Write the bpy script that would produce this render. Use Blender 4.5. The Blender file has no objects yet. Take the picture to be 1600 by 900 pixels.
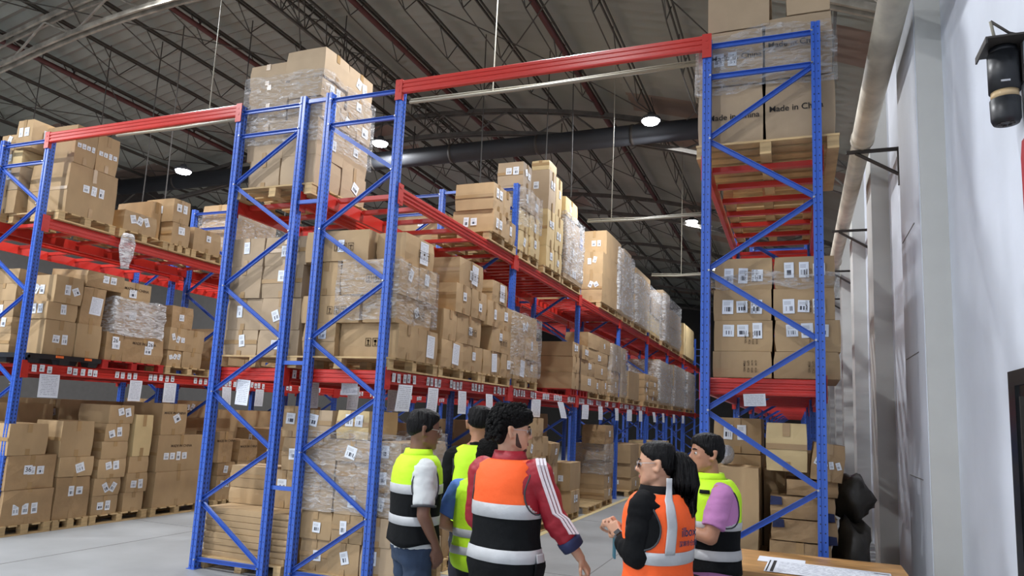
import bpy, bmesh, math, random
from mathutils import Vector, Matrix, noise
random.seed(7)
C = bpy.context.scene.collection
S = bpy.context.scene
PI = math.pi

# ------------------------------------------------------------------ camera
def make_camera():
    yaw, pitch, roll = map(math.radians, (21.336, 8.161, 2.566))
    fwd = Vector((-math.sin(yaw)*math.cos(pitch), math.cos(yaw)*math.cos(pitch), math.sin(pitch)))
    rt = Vector((math.cos(yaw), math.sin(yaw), 0)); up = rt.cross(fwd)
    r2 = rt*math.cos(roll) + up*math.sin(roll); u2 = -rt*math.sin(roll) + up*math.cos(roll)
    cam = bpy.data.cameras.new('camera'); o = bpy.data.objects.new('camera', cam); C.objects.link(o)
    m = Matrix((r2, u2, -fwd)).transposed().to_4x4(); m.translation = Vector((0, -5.956, 1.731))
    o.matrix_world = m
    cam.sensor_width = 36; cam.lens = 1105.9/1600*36
    cam.shift_x = (800-817.1)/1600; cam.shift_y = (491.1-450)/1600
    cam.clip_start = .05; cam.clip_end = 200
    S.camera = o
make_camera()

# ------------------------------------------------------------------ world, exposure
S.view_settings.view_transform = 'Standard'; S.view_settings.look = 'None'
S.view_settings.exposure = -0.2; S.view_settings.gamma = 1.0; S.view_settings.use_curve_mapping = False
w = bpy.data.worlds.new('world'); S.world = w; w.use_nodes = True
w.node_tree.nodes['Background'].inputs[0].default_value = (.62, .68, .8, 1)
w.node_tree.nodes['Background'].inputs[1].default_value = .05
S.cycles.use_denoising = True
S.cycles.max_bounces = 8; S.cycles.diffuse_bounces = 4; S.cycles.transparent_max_bounces = 16
S.cycles.sample_clamp_indirect = 6
LAMP_W = 330

# ------------------------------------------------------------------ helpers: nodes and materials
class NT:
    def __init__(s, m): s.t = m.node_tree; s.n = s.t.nodes; s.l = s.t.links
    def add(s, typ, **kw):
        n = s.n.new(typ)
        for k, v in kw.items(): setattr(n, k, v)
        return n
    def link(s, a, b): s.l.new(a, b)
    def math(s, op, a, b=None, c=None):
        n = s.n.new('ShaderNodeMath'); n.operation = op
        for i, v in enumerate((a, b, c)):
            if v is None: continue
            if isinstance(v, (int, float)): n.inputs[i].default_value = v
            else: s.l.new(v, n.inputs[i])
        return n.outputs[0]
    def mix(s, f, a, b):
        n = s.n.new('ShaderNodeMix'); n.data_type = 'RGBA'
        for i, v in ((0, f), (6, a), (7, b)):
            if isinstance(v, (int, float)): n.inputs[i].default_value = v
            elif isinstance(v, tuple): n.inputs[i].default_value = (*v, 1) if len(v) == 3 else v
            else: s.l.new(v, n.inputs[i])
        return n.outputs[2]
def srgb(r, g, b):
    f = lambda c: (c/255/12.92) if c/255 <= .04045 else ((c/255+.055)/1.055)**2.4
    return (f(r), f(g), f(b))
M = {}
def mat(name, col, rough=.6, metal=0, noise_amt=0, nscale=8, bump=0, bscale=40, emit=None, vary=0, stretch=(1,1,1), spec=.5):
    m = bpy.data.materials.new(name); m.use_nodes = True; t = NT(m)
    p = t.n['Principled BSDF']
    p.inputs['Base Color'].default_value = (*col, 1); p.inputs['Roughness'].default_value = rough
    p.inputs['Metallic'].default_value = metal; p.inputs['Specular IOR Level'].default_value = spec
    tc = t.add('ShaderNodeTexCoord'); mp = t.add('ShaderNodeMapping'); mp.inputs['Scale'].default_value = stretch
    t.link(tc.outputs['Object'], mp.inputs[0])
    c = None
    if noise_amt:
        n = t.add('ShaderNodeTexNoise'); n.inputs['Scale'].default_value = nscale; n.inputs['Detail'].default_value = 6
        t.link(mp.outputs[0], n.inputs['Vector'])
        r = t.add('ShaderNodeMapRange'); r.inputs[1].default_value = .3; r.inputs[2].default_value = .7
        r.inputs[3].default_value = 1-noise_amt; r.inputs[4].default_value = 1+noise_amt*.6
        t.link(n.outputs['Fac'], r.inputs[0]); c = r.outputs[0]
    if vary:
        oi = t.add('ShaderNodeObjectInfo')
        v = t.math('ADD', t.math('MULTIPLY', oi.outputs['Random'], 2*vary), 1-vary)
        c = v if c is None else t.math('MULTIPLY', c, v)
    if c is not None:
        vm = t.add('ShaderNodeVectorMath', operation='SCALE'); vm.inputs[0].default_value = col
        t.link(c, vm.inputs['Scale']); t.link(vm.outputs[0], p.inputs['Base Color'])
    if bump:
        n = t.add('ShaderNodeTexNoise'); n.inputs['Scale'].default_value = bscale; n.inputs['Detail'].default_value = 5
        t.link(mp.outputs[0], n.inputs['Vector'])
        b = t.add('ShaderNodeBump'); b.inputs['Strength'].default_value = bump; b.inputs['Distance'].default_value = .02
        t.link(n.outputs['Fac'], b.inputs['Height']); t.link(b.outputs[0], p.inputs['Normal'])
    if emit:
        p.inputs['Emission Color'].default_value = (*emit[:3], 1); p.inputs['Emission Strength'].default_value = emit[3]
    M[name] = m
    return m

mat('kraft', srgb(174, 146, 108), .72, noise_amt=.10, nscale=5, bump=.12, bscale=14, vary=.10, stretch=(1, 1, .5))
mat('kraft_grey', srgb(174, 152, 124), .75, noise_amt=.08, nscale=4, bump=.1, bscale=12, vary=.08)
mat('kraft_yellow', srgb(206, 182, 134), .7, noise_amt=.08, nscale=4, bump=.1, bscale=12, vary=.06)
mat('kraft_crumpled', srgb(166, 136, 98), .65, noise_amt=.15, nscale=6, bump=.7, bscale=9, vary=.06)
mat('tape', srgb(168, 138, 98), .22, vary=.1)
mat('clear_tape', srgb(196, 170, 130), .12, vary=.05)
mat('pine', srgb(190, 162, 118), .8, noise_amt=.25, nscale=6, vary=.15, stretch=(1, 1, 6))
mat('pine_dark', srgb(130, 108, 80), .85, noise_amt=.3, nscale=6, vary=.15)
mat('red_pallet', srgb(170, 30, 25), .6, noise_amt=.2)
mat('black_plastic', srgb(28, 30, 34), .45)
mat('orange_plastic', srgb(230, 110, 50), .5)
mat('red', srgb(188, 48, 40), .33, noise_amt=.08, nscale=3)
mat('steel', srgb(190, 190, 192), .35, metal=.8)
mat('paper', srgb(228, 232, 240), .7, vary=.04)
mat('ink', srgb(42, 38, 36), .8)
mat('ink_brown', srgb(74, 56, 40), .8)
mat('ink_white', srgb(235, 225, 210), .8)
mat('floor', srgb(150, 153, 155), .42, noise_amt=.14, nscale=1.3, bump=.05, bscale=6)
mat('yellow_line', srgb(204, 186, 138), .6, noise_amt=.12, nscale=5)
mat('joint', srgb(120, 120, 118), .8)
mat('wall', srgb(208, 214, 225), .6, noise_amt=.10, nscale=1.4, bump=.08, bscale=8)
mat('wall_shade', srgb(196, 196, 192), .65, noise_amt=.05, nscale=3, bump=.08, bscale=8)  # pilaster tone, with the weaker light on their fronts put into the colour
mat('wall_far', srgb(66, 64, 62), .8, noise_amt=.1)
mat('truss', srgb(92, 88, 82), .7, noise_amt=.3, nscale=6)
mat('truss_pale', srgb(150, 144, 132), .7, noise_amt=.45, nscale=5)
mat('purlin', srgb(70, 68, 62), .7)
mat('maroon', srgb(78, 36, 34), .55, noise_amt=.1)
mat('duct', srgb(44, 46, 50), .65, noise_amt=.25, nscale=2)
mat('pipe_old', srgb(206, 199, 182), .6, noise_amt=.25, nscale=4, bump=.15, bscale=10)
mat('conduit', srgb(140, 136, 122), .6)
mat('dark_metal', srgb(52, 48, 44), .6)
mat('lamp_body', srgb(70, 72, 76), .4)
mat('lamp_lens', (1, 1, 1), .5, emit=(.93, .96, 1, 40))
mat('sign_red', srgb(160, 40, 48), .5)
mat('table_wood', srgb(196, 148, 92), .38, noise_amt=.3, nscale=5, stretch=(1, 5, 5))
mat('black_glass', srgb(22, 24, 26), .2)
mat('bag_black', srgb(50, 46, 40), .4, bump=.5, bscale=7)
mat('hi_vis_green', srgb(200, 250, 40), .7, bump=.7, bscale=7)
mat('hi_vis_orange', srgb(250, 96, 32), .7, bump=.7, bscale=7)
mat('vest_black', srgb(15, 17, 19), .9, spec=.2, bump=.7, bscale=7)
mat('reflective', srgb(186, 188, 190), .45, noise_amt=.12, nscale=10, bump=.3, bscale=12)
mat('trim_grey', srgb(60, 62, 66), .8)
mat('cloth_white', srgb(200, 204, 204), .85, bump=.4, bscale=9)
mat('cloth_black', srgb(14, 15, 17), .9, spec=.2, bump=.4, bscale=9)
mat('cloth_blue', srgb(84, 122, 200), .85, bump=.4, bscale=9)
mat('cloth_red', srgb(150, 18, 36), .55, bump=.5, bscale=9)
mat('cloth_navy', srgb(38, 46, 82), .85, bump=.3, bscale=20)
mat('cloth_pink', srgb(190, 128, 182), .85, bump=.4, bscale=9)
mat('cloth_stripe', srgb(232, 226, 230), .7)
mat('jeans', srgb(44, 60, 84), .9, noise_amt=.2, nscale=9, bump=.5, bscale=9)
mat('trousers_dark', srgb(28, 28, 40), .9, bump=.4, bscale=9)
mat('trousers_maroon', srgb(44, 20, 34), .9, bump=.4, bscale=9)
mat('shoe', srgb(30, 30, 30), .5)
mat('skin_tan', srgb(176, 126, 98), .5, noise_amt=.06, nscale=14, bump=.08, bscale=60)
mat('skin_brown', srgb(120, 84, 66), .5, noise_amt=.06, nscale=14, bump=.08, bscale=60)
mat('skin_light', srgb(196, 150, 122), .5, noise_amt=.06, nscale=14, bump=.08, bscale=60)
mat('hair', srgb(12, 11, 12), .5, bump=.9, bscale=60, stretch=(1, 1, .25), spec=.18)
mat('hair_curly', srgb(11, 10, 10), .7, bump=.9, bscale=90, spec=.15)
mat('beard', srgb(70, 50, 42), .8, bump=.6, bscale=120)
mat('eye_white', srgb(190, 182, 176), .25)
mat('lip', srgb(150, 84, 76), .5)
mat('glass_dark', srgb(60, 58, 66), .1)
mat('watch_grey', srgb(110, 112, 122), .3, metal=.5)
mat('teal', srgb(60, 120, 140), .5)
mat('bubble', srgb(220, 224, 230), .25, noise_amt=.1, nscale=30, bump=1, bscale=60)

def hole_material():
    """Blue coated upright steel: rows of punched holes on both visible faces."""
    m = mat('blue', srgb(58, 98, 190), .32, noise_amt=.06, nscale=3); t = NT(m); p = t.n['Principled BSDF']
    m2 = bpy.data.materials.new('blue_punched'); m2.use_nodes = True; t = NT(m2); p = t.n['Principled BSDF']
    p.inputs['Roughness'].default_value = .32
    tc = t.add('ShaderNodeTexCoord'); sx = t.add('ShaderNodeSeparateXYZ'); t.link(tc.outputs['Object'], sx.inputs[0])
    sn = t.add('ShaderNodeSeparateXYZ'); t.link(tc.outputs['Normal'], sn.inputs[0])
    X, Y, Z = sx.outputs
    def col(coord, off, pitch, hx, hz, rnd):
        d = t.math('ABSOLUTE', t.math('SUBTRACT', t.math('ABSOLUTE', coord), off))
        fz = t.math('MULTIPLY', t.math('SUBTRACT', t.math('FRACT', t.math('DIVIDE', Z, pitch)), .5), pitch)
        a = t.math('DIVIDE', d, hx); b = t.math('DIVIDE', fz, hz)
        r = t.math('ADD', t.math('MULTIPLY', a, a), t.math('MULTIPLY', b, b))
        return t.math('LESS_THAN', r, 1)
    hy = t.math('MULTIPLY', col(X, .017, .066, .0055, .0055, 1), t.math('GREATER_THAN', t.math('ABSOLUTE', sn.outputs[1]), .7))
    hx = t.math('MULTIPLY', col(Y, .022, .05, .007, .013, 1), t.math('GREATER_THAN', t.math('ABSOLUTE', sn.outputs[0]), .7))
    h = t.math('MAXIMUM', hy, hx)
    t.link(t.mix(h, srgb(58, 98, 190), (.006, .008, .02)), p.inputs['Base Color'])
    M['blue_punched'] = m2
hole_material()

def sticker_material():
    m = mat('sticker', srgb(225, 230, 238), .5); t = NT(m); p = t.n['Principled BSDF']
    tc = t.add('ShaderNodeTexCoord'); mp = t.add('ShaderNodeMapping'); mp.inputs['Scale'].default_value = (1, 1, 1)
    oi = t.add('ShaderNodeObjectInfo'); t.link(tc.outputs['UV'], mp.inputs[0])
    sx = t.add('ShaderNodeSeparateXYZ'); t.link(mp.outputs[0], sx.inputs[0])
    w = t.add('ShaderNodeTexWhiteNoise', noise_dimensions='2D')
    cm = t.add('ShaderNodeCombineXYZ'); t.link(t.math('FLOOR', t.math('MULTIPLY', sx.outputs[0], 22)), cm.inputs[0]); t.link(t.math('MULTIPLY', oi.outputs['Random'], 50), cm.inputs[1])
    t.link(cm.outputs[0], w.inputs['Vector'])
    bars = t.math('GREATER_THAN', w.outputs['Value'], .5)
    u, v = sx.outputs[0], sx.outputs[1]
    def between(a, lo, hi): return t.math('MULTIPLY', t.math('GREATER_THAN', a, lo), t.math('LESS_THAN', a, hi))
    inb = t.math('MULTIPLY', between(v, .18, .5), between(u, .18, .82))
    lines = t.math('MULTIPLY', t.math('GREATER_THAN', t.math('FRACT', t.math('MULTIPLY', v, 12)), .6), t.math('MULTIPLY', between(v, .6, .88), between(u, .12, .7)))
    k = t.math('MAXIMUM', t.math('MULTIPLY', inb, bars), t.math('MULTIPLY', lines, .6))
    t.link(t.mix(k, srgb(226, 231, 238), srgb(70, 74, 84)), p.inputs['Base Color'])
    # printed paper sheet: faint rows of small print
    m = mat('sheet', srgb(222, 226, 234), .7); t = NT(m); p = t.n['Principled BSDF']
    tc = t.add('ShaderNodeTexCoord'); sx = t.add('ShaderNodeSeparateXYZ'); t.link(tc.outputs['UV'], sx.inputs[0]); u, v = sx.outputs[0], sx.outputs[1]
    def between(a, lo, hi): return t.math('MULTIPLY', t.math('GREATER_THAN', a, lo), t.math('LESS_THAN', a, hi))
    n = t.add('ShaderNodeTexNoise'); n.inputs['Scale'].default_value = 28; t.link(tc.outputs['UV'], n.inputs['Vector'])
    k = t.math('MULTIPLY', t.math('GREATER_THAN', t.math('FRACT', t.math('MULTIPLY', v, 14)), .62), t.math('MULTIPLY', between(u, .1, .9), between(v, .08, .94)))
    k = t.math('MULTIPLY', k, t.math('GREATER_THAN', n.outputs['Fac'], .48))
    t.link(t.mix(t.math('MULTIPLY', k, .6), srgb(222, 226, 234), srgb(70, 80, 110)), p.inputs['Base Color'])
sticker_material()

def wrap_material(name, lo, hi, bumpy):
    m = bpy.data.materials.new(name); m.use_nodes = True; t = NT(m); t.n.remove(t.n['Principled BSDF'])
    out = t.n['Material Output']
    tr = t.add('ShaderNodeBsdfTransparent'); tr.inputs[0].default_value = (.93, .93, .93, 1)
    p = t.add('ShaderNodeBsdfPrincipled'); p.inputs['Base Color'].default_value = (.84, .85, .87, 1); p.inputs['Roughness'].default_value = .16
    p.inputs['Specular IOR Level'].default_value = .9
    mx = t.add('ShaderNodeMixShader')
    tc = t.add('ShaderNodeTexCoord'); mp = t.add('ShaderNodeMapping'); mp.inputs['Scale'].default_value = (1, 1, 3.5); t.link(tc.outputs['Object'], mp.inputs[0])
    n = t.add('ShaderNodeTexNoise'); n.inputs['Scale'].default_value = 7; n.inputs['Detail'].default_value = 8; n.inputs['Distortion'].default_value = 1.4
    t.link(mp.outputs[0], n.inputs['Vector'])
    r = t.add('ShaderNodeMapRange'); r.inputs[1].default_value = .4; r.inputs[2].default_value = .75; r.inputs[3].default_value = lo; r.inputs[4].default_value = hi
    t.link(n.outputs['Fac'], r.inputs[0]); t.link(r.outputs[0], mx.inputs[0])
    b = t.add('ShaderNodeBump'); b.inputs['Strength'].default_value = bumpy; b.inputs['Distance'].default_value = .04
    t.link(n.outputs['Fac'], b.inputs['Height']); t.link(b.outputs[0], p.inputs['Normal'])
    t.link(tr.outputs[0], mx.inputs[1]); t.link(p.outputs[0], mx.inputs[2]); t.link(mx.outputs[0], out.inputs[0])
    M[name] = m
wrap_material('wrap', .06, .5, .9)
wrap_material('wrap_white', .18, .95, 1.0)

def roof_material():
    m = mat('roof', srgb(118, 114, 110), .6); t = NT(m); p = t.n['Principled BSDF']
    tc = t.add('ShaderNodeTexCoord'); sx = t.add('ShaderNodeSeparateXYZ'); t.link(tc.outputs['Object'], sx.inputs[0])
    cm = t.add('ShaderNodeCombineXYZ')
    t.link(t.math('FLOOR', t.math('DIVIDE', sx.outputs[0], 3.15)), cm.inputs[0]); t.link(t.math('FLOOR', t.math('DIVIDE', sx.outputs[1], .9)), cm.inputs[1])
    wn = t.add('ShaderNodeTexWhiteNoise', noise_dimensions='2D'); t.link(cm.outputs[0], wn.inputs['Vector'])
    n = t.add('ShaderNodeTexNoise'); n.inputs['Scale'].default_value = .8; n.inputs['Detail'].default_value = 8; t.link(tc.outputs['Object'], n.inputs['Vector'])
    base = t.mix(n.outputs['Fac'], srgb(122, 124, 116), srgb(156, 158, 148))
    dark = t.mix(t.math('MULTIPLY', wn.outputs['Value'], .2), base, srgb(84, 86, 80))
    old = t.math('GREATER_THAN', wn.outputs['Value'], .90)
    t.link(t.mix(t.math('MULTIPLY', old, .65), dark, srgb(122, 92, 78)), p.inputs['Base Color'])
roof_material()

# ------------------------------------------------------------------ helpers: meshes and objects
def mesh(name, verts, faces, mats=None, fm=None, smooth=False, uv=None):
    me = bpy.data.meshes.new(name); me.from_pydata([tuple(v) for v in verts], [], faces)
    for x in (mats or []): me.materials.append(M[x])
    if fm: me.polygons.foreach_set('material_index', fm)
    if smooth: me.polygons.foreach_set('use_smooth', [True]*len(faces))
    if uv:
        l = me.uv_layers.new(name='UVMap')
        for i, c in enumerate(uv): l.data[i].uv = c
    me.update(); return me
def obj(name, me, parent=None, loc=(0, 0, 0), rot=(0, 0, 0)):
    o = bpy.data.objects.new(name, me); C.objects.link(o); o.location = loc; o.rotation_euler = rot
    if parent: o.parent = parent
    return o
def tag(o, label=None, cat=None, group=None, kind=None):
    if label: o['label'] = label
    if cat: o['category'] = cat
    if group: o['group'] = group
    if kind: o['kind'] = kind
    return o
def thing(name, label, cat, loc=(0, 0, 0), rz=0, group=None):
    o = obj(name, None, None, loc, (0, 0, rz)); o.empty_display_size = .1
    return tag(o, label, cat, group)
class MB:
    def __init__(s): s.v = []; s.f = []; s.m = []; s.uv = []
    def box(s, x0, x1, y0, y1, z0, z1, mi=0):
        b = len(s.v); s.v += [(x, y, z) for x in (x0, x1) for y in (y0, y1) for z in (z0, z1)]
        for q in ((0, 1, 3, 2), (4, 6, 7, 5), (0, 4, 5, 1), (2, 3, 7, 6), (0, 2, 6, 4), (1, 5, 7, 3)):
            s.f.append(tuple(b+i for i in q)); s.m.append(mi)
        return s
    def prism(s, prof, p0, p1, up=(0, 0, 1), mi=0, cap=True):
        """profile [(a,b)] swept from p0 to p1; a along side, b along up"""
        p0, p1 = Vector(p0), Vector(p1); d = (p1-p0).normalized(); up = Vector(up)
        side = d.cross(up)
        if side.length < 1e-4: side = Vector((1, 0, 0))
        side.normalize(); u = side.cross(d).normalized()
        b = len(s.v); n = len(prof)
        for p in (p0, p1):
            for a, c in prof: s.v.append(tuple(p + side*a + u*c))
        for i in range(n):
            j = (i+1) % n; s.f.append((b+i, b+j, b+n+j, b+n+i)); s.m.append(mi)
        if cap:
            s.f.append(tuple(b+i for i in reversed(range(n)))); s.f.append(tuple(b+n+i for i in range(n))); s.m += [mi, mi]
        return s
    def tube(s, pts, r, n=8, mi=0, cap=True):
        pts = [Vector(p) for p in pts]; rs = r if isinstance(r, (list, tuple)) else [r]*len(pts)
        b = len(s.v); ref = Vector((0, 0, 1))
        d0 = (pts[1]-pts[0]).normalized()
        if abs(d0.dot(ref)) > .95: ref = Vector((1, 0, 0))
        for i, p in enumerate(pts):
            d = (pts[min(i+1, len(pts)-1)] - pts[max(i-1, 0)]).normalized()
            a = d.cross(ref).normalized(); c = a.cross(d).normalized()
            for k in range(n):
                t = 2*PI*k/n; s.v.append(tuple(p + a*math.cos(t)*rs[i] + c*math.sin(t)*rs[i]))
        for i in range(len(pts)-1):
            for k in range(n):
                j = (k+1) % n; q = b+i*n
                s.f.append((q+k, q+j, q+n+j, q+n+k)); s.m.append(mi)
        if cap:
            s.f.append(tuple(b+k for k in reversed(range(n)))); s.f.append(tuple(b+(len(pts)-1)*n+k for k in range(n))); s.m += [mi, mi]
        return s
    def rings(s, rings, mi=0, cap=True):
        """rings: list of lists of points (same count)"""
        b = len(s.v); n = len(rings[0])
        for r in rings: s.v += [tuple(p) for p in r]
        for i in range(len(rings)-1):
            k = mi[i] if isinstance(mi, list) else mi
            for a in range(n):
                c = (a+1) % n; q = b+i*n
                s.f.append((q+a, q+c, q+n+c, q+n+a)); s.m.append(k)
        if cap:
            s.f.append(tuple(b+k for k in reversed(range(n)))); s.f.append(tuple(b+(len(rings)-1)*n+k for k in range(n)))
            s.m += [mi[0] if isinstance(mi, list) else mi]*2
        return s
    def sphere(s, c, r, n=10, m=6, mi=0, rot=None):
        r = r if isinstance(r, (list, tuple)) else (r, r, r); b = len(s.v); c = Vector(c)
        for i in range(m+1):
            th = PI*i/m
            for k in range(n):
                p = Vector((r[0]*math.sin(th)*math.cos(2*PI*k/n), r[1]*math.sin(th)*math.sin(2*PI*k/n), -r[2]*math.cos(th)))
                if rot: p = rot @ p
                s.v.append(tuple(c+p))
        for i in range(m):
            for k in range(n):
                j = (k+1) % n; q = b+i*n; s.f.append((q+k, q+j, q+n+j, q+n+k)); s.m.append(mi)
        return s
    def me(s, name, mats, smooth=False): return mesh(name, s.v, s.f, mats if isinstance(mats, list) else [mats], s.m, smooth)
    def obj(s, name, mats, parent=None, smooth=False, loc=(0, 0, 0), rot=(0, 0, 0)):
        return obj(name, s.me(name, mats, smooth), parent, loc, rot)
def capsule(mb, a, b, ra, rb, n=12, mi=0):
    """tapered limb segment with round ends"""
    a, b = Vector(a), Vector(b); d = b-a; L = max(d.length, 1e-5); d /= L
    pts, rs = [], []
    for t in (-1, -.85, -.5, 0): pts.append(a + d*ra*t); rs.append(ra*math.sqrt(max(0.0004, 1-t*t)))
    for t in (0, .5, .85, 1): pts.append(b + d*rb*t); rs.append(rb*math.sqrt(max(0.0004, 1-t*t)))
    mb.tube(pts, rs, n, mi)
def plate_uv(name, w, h, m, t=.0015):
    """small flat sheet in the XZ plane facing -Y, with UVs on its front"""
    v = [(-w/2, 0, -h/2), (w/2, 0, -h/2), (w/2, 0, h/2), (-w/2, 0, h/2), (-w/2, t, -h/2), (w/2, t, -h/2), (w/2, t, h/2), (-w/2, t, h/2)]
    f = [(0, 1, 2, 3), (5, 4, 7, 6), (0, 4, 5, 1), (1, 5, 6, 2), (2, 6, 7, 3), (3, 7, 4, 0)]
    uv = [(0, 0), (1, 0), (1, 1), (0, 1)] + [(0, 0), (1, 0), (1, 1), (0, 1)] + [(0, 0)]*16
    return mesh(name, v, f, [m], None, False, uv)
def text_mesh(txt, size, m, depth=.0006, align='CENTER'):
    cu = bpy.data.curves.new('txt', 'FONT'); cu.body = txt; cu.size = size; cu.extrude = depth; cu.offset = size*.006; cu.align_x = align; cu.align_y = 'CENTER'
    o = bpy.data.objects.new('txt', cu); C.objects.link(o)
    bpy.context.view_layer.update()
    me = bpy.data.meshes.new_from_object(o.evaluated_get(bpy.context.evaluated_depsgraph_get()))
    bpy.data.objects.remove(o); me.materials.clear(); me.materials.append(M[m]); return me

# ------------------------------------------------------------------ structure
RIDGE, HTOP, ACURV = -8.2, 8.5, .024
def zr(x):
    d = x-RIDGE
    if d >= -4.5: return HTOP - ACURV*d*d
    e = -4.5-d
    return HTOP - ACURV*20.25 - .216*e + .02*e*e
XW0, XW1, YB, YE = -17.6, 1.1, -13.0, 36.0
tag(MB().box(XW0-.2, XW1+.2, YB, YE, -.2, 0).obj('floor', 'floor'), kind='structure')
def wall_top(x): return zr(x)+.5
tag(MB().box(XW1, XW1+.2, YB, YE, 0, wall_top(XW1)).obj('wall_right', ['wall']), kind='structure')
wr = bpy.data.objects['wall_right']
for y0, y1 in ((0, 1.07), (3.67, 4.3), (6.95, 7.55), (10.2, 10.8), (13.5, 14.1), (16.8, 17.4), (20.1, 20.7)):
    p = MB(); x0 = .9
    p.box(x0, XW1+.02, y0, y1, 0, 6.3)
    o = p.obj('pilaster', ['wall_shade'], wr)
# worn casing on the near pilaster's aisle face and the near wall skin
MB().box(.893, .9, .02, 1.05, 0, 6.3).obj('casing', ['wall'], wr)
MB().box(1.078, 1.1, YB, -.001, 0, 6.3).obj('plaster_skin', ['wall'], wr)
for z in (1.38, 2.36, 3.4):
    MB().box(.889, .893, .3, .98, z, z+.006).obj('panel_joint', ['joint'], wr)
tag(MB().box(XW0-.2, XW0, YB, YE, 0, wall_top(XW0)).obj('wall_left', ['wall_far']), kind='structure')
tag(MB().box(XW0-.2, XW1+.2, YE, YE+.2, 0, 9.4).obj('wall_back', ['wall_far']), kind='structure')
tag(MB().box(XW0-.2, XW1+.2, YB-.2, YB, 0, 9.4).obj('wall_front', ['wall']), kind='structure')
def ceiling():
    nx = 30; pitch = .25; v = []; f = []; ny = int((YE-YB)/(pitch/2))
    for j in range(ny+1):
        y = YB + j*pitch/2; up = .042 if j % 2 else -.042
        for i in range(nx+1):
            x = XW0-.2 + (XW1-XW0+.4)*i/nx
            v.append((x, y, zr(x)+.36+up))
    for j in range(ny):
        for i in range(nx):
            a = j*(nx+1)+i; f.append((a, a+nx+1, a+nx+2, a+1))
    b = len(v)
    for (x, y) in ((XW0-.2, YB), (XW1+.2, YB), (XW1+.2, YE), (XW0-.2, YE)): v.append((x, y, 9.6))
    f.append((b, b+1, b+2, b+3))
    o = obj('ceiling', mesh('ceiling', v, f, ['roof'])); tag(o, kind='structure')
ceiling()
for i, (x, y0, y1) in enumerate(((-3.58, 1.2, 30), (-.95, .5, 30), (-9.0, 3, 25))):
    tag(MB().box(x-.05, x+.05, y0, y1, 0, .004).obj('trim_%d' % (i+1), 'yellow_line'), kind='structure')
fl = bpy.data.objects['floor']
for y in (-2.4, 1.9, 6.2, 10.5): MB().box(XW0, XW1, y-.006, y+.006, 0, .002).obj('floor_joint', 'joint', fl)
for x in (-2.2, -7.6): MB().box(x-.006, x+.006, YB, YE, 0, .002).obj('floor_joint', 'joint', fl)

# ------------------------------------------------------------------ roof steel
NTH = ['first', 'second', 'third', 'fourth', 'fifth', 'sixth', 'seventh', 'eighth', 'ninth', 'tenth', 'eleventh', 'twelfth', 'thirteenth', 'fourteenth', 'fifteenth', 'sixteenth', 'seventeenth']
TY = [-10.44, -4.4, 1.64, 7.68, 13.72, 19.76, 25.8, 31.84]
def truss_parts(pale):
    m = 'truss_pale' if pale else 'truss'
    n = 24; xs = [XW0+.1 + (XW1-XW0-.2)*i/n for i in range(n+1)]
    top = MB(); bot = MB(); web = MB()
    for i in range(n):
        a, b = xs[i], xs[i+1]
        for dy in (-.06, .06):
            top.prism([(-.018, -.04), (.018, -.04), (.018, .04), (-.018, .04)], (a, dy, zr(a)), (b, dy, zr(b)))
            bot.prism([(-.018, -.04), (.018, -.04), (.018, .04), (-.018, .04)], (a, dy, zr(a)-.52), (b, dy, zr(b)-.52))
        p, q = ((a, 0, zr(a)-.02), (b, 0, zr(b)-.5)) if i % 2 else ((a, 0, zr(a)-.5), (b, 0, zr(b)-.02))
        web.tube([p, q], .022, 6)
    return top.me('top_chord', m), bot.me('bottom_chord', m), web.me('web', m)
tp = [truss_parts(True), truss_parts(False)]
tw = ['behind the camera', 'overhead beside the camera', 'nearest in view', 'above the black duct', 'second beyond the black duct', 'third beyond the black duct', 'fourth beyond the black duct', 'farthest from the camera']
for k, y in enumerate(TY):
    t = thing('roof_truss', 'arched %s steel roof truss spanning the hall, %s' % ('pale flaking' if k == 2 else 'dark', tw[k]), 'truss', (0, y, 0), group='arched roof trusses')
    for nm, me_ in zip(('top_chord', 'bottom_chord', 'web'), tp[0 if k == 2 else 1]): obj(nm, me_, t)
# purlins running along the hall
px = [-3.73 + 1.05*j for j in range(-12, 5)]
def purlin_me():
    rail = MB(); rod = MB()
    for dx in (-.032, .032): rail.box(dx-.01, dx+.01, YB+.1, YE-.1, .03, .075)
    for k in range(-2, 6):
        y0 = 1.64 + 6.04*k
        if y0 < YB or y0+6.04 > YE: continue
        lo = [(0, y0+1.5, -.38), (0, y0+3.02, -.44), (0, y0+4.54, -.38)]
        rod.tube([(0, y0+.05, .03)]+lo+[(0, y0+6.0, .03)], .011, 5)
        for p in lo:
            rod.tube([p, (0, p[1]-.38, .05)], .01, 5); rod.tube([p, (0, p[1]+.38, .05)], .01, 5)
    return rail.me('rail', 'purlin'), rod.me('tie_rod', 'purlin')
pm = purlin_me()
for j, x in enumerate(px):
    t = thing('roof_purlin', 'thin dark trussed purlin under the roof, %s from the white wall' % NTH[len(px)-1-j], 'purlin', (x, 0, zr(x)+.12), group='roof purlins')
    obj('rail', pm[0], t); obj('tie_rod', pm[1], t)
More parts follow.
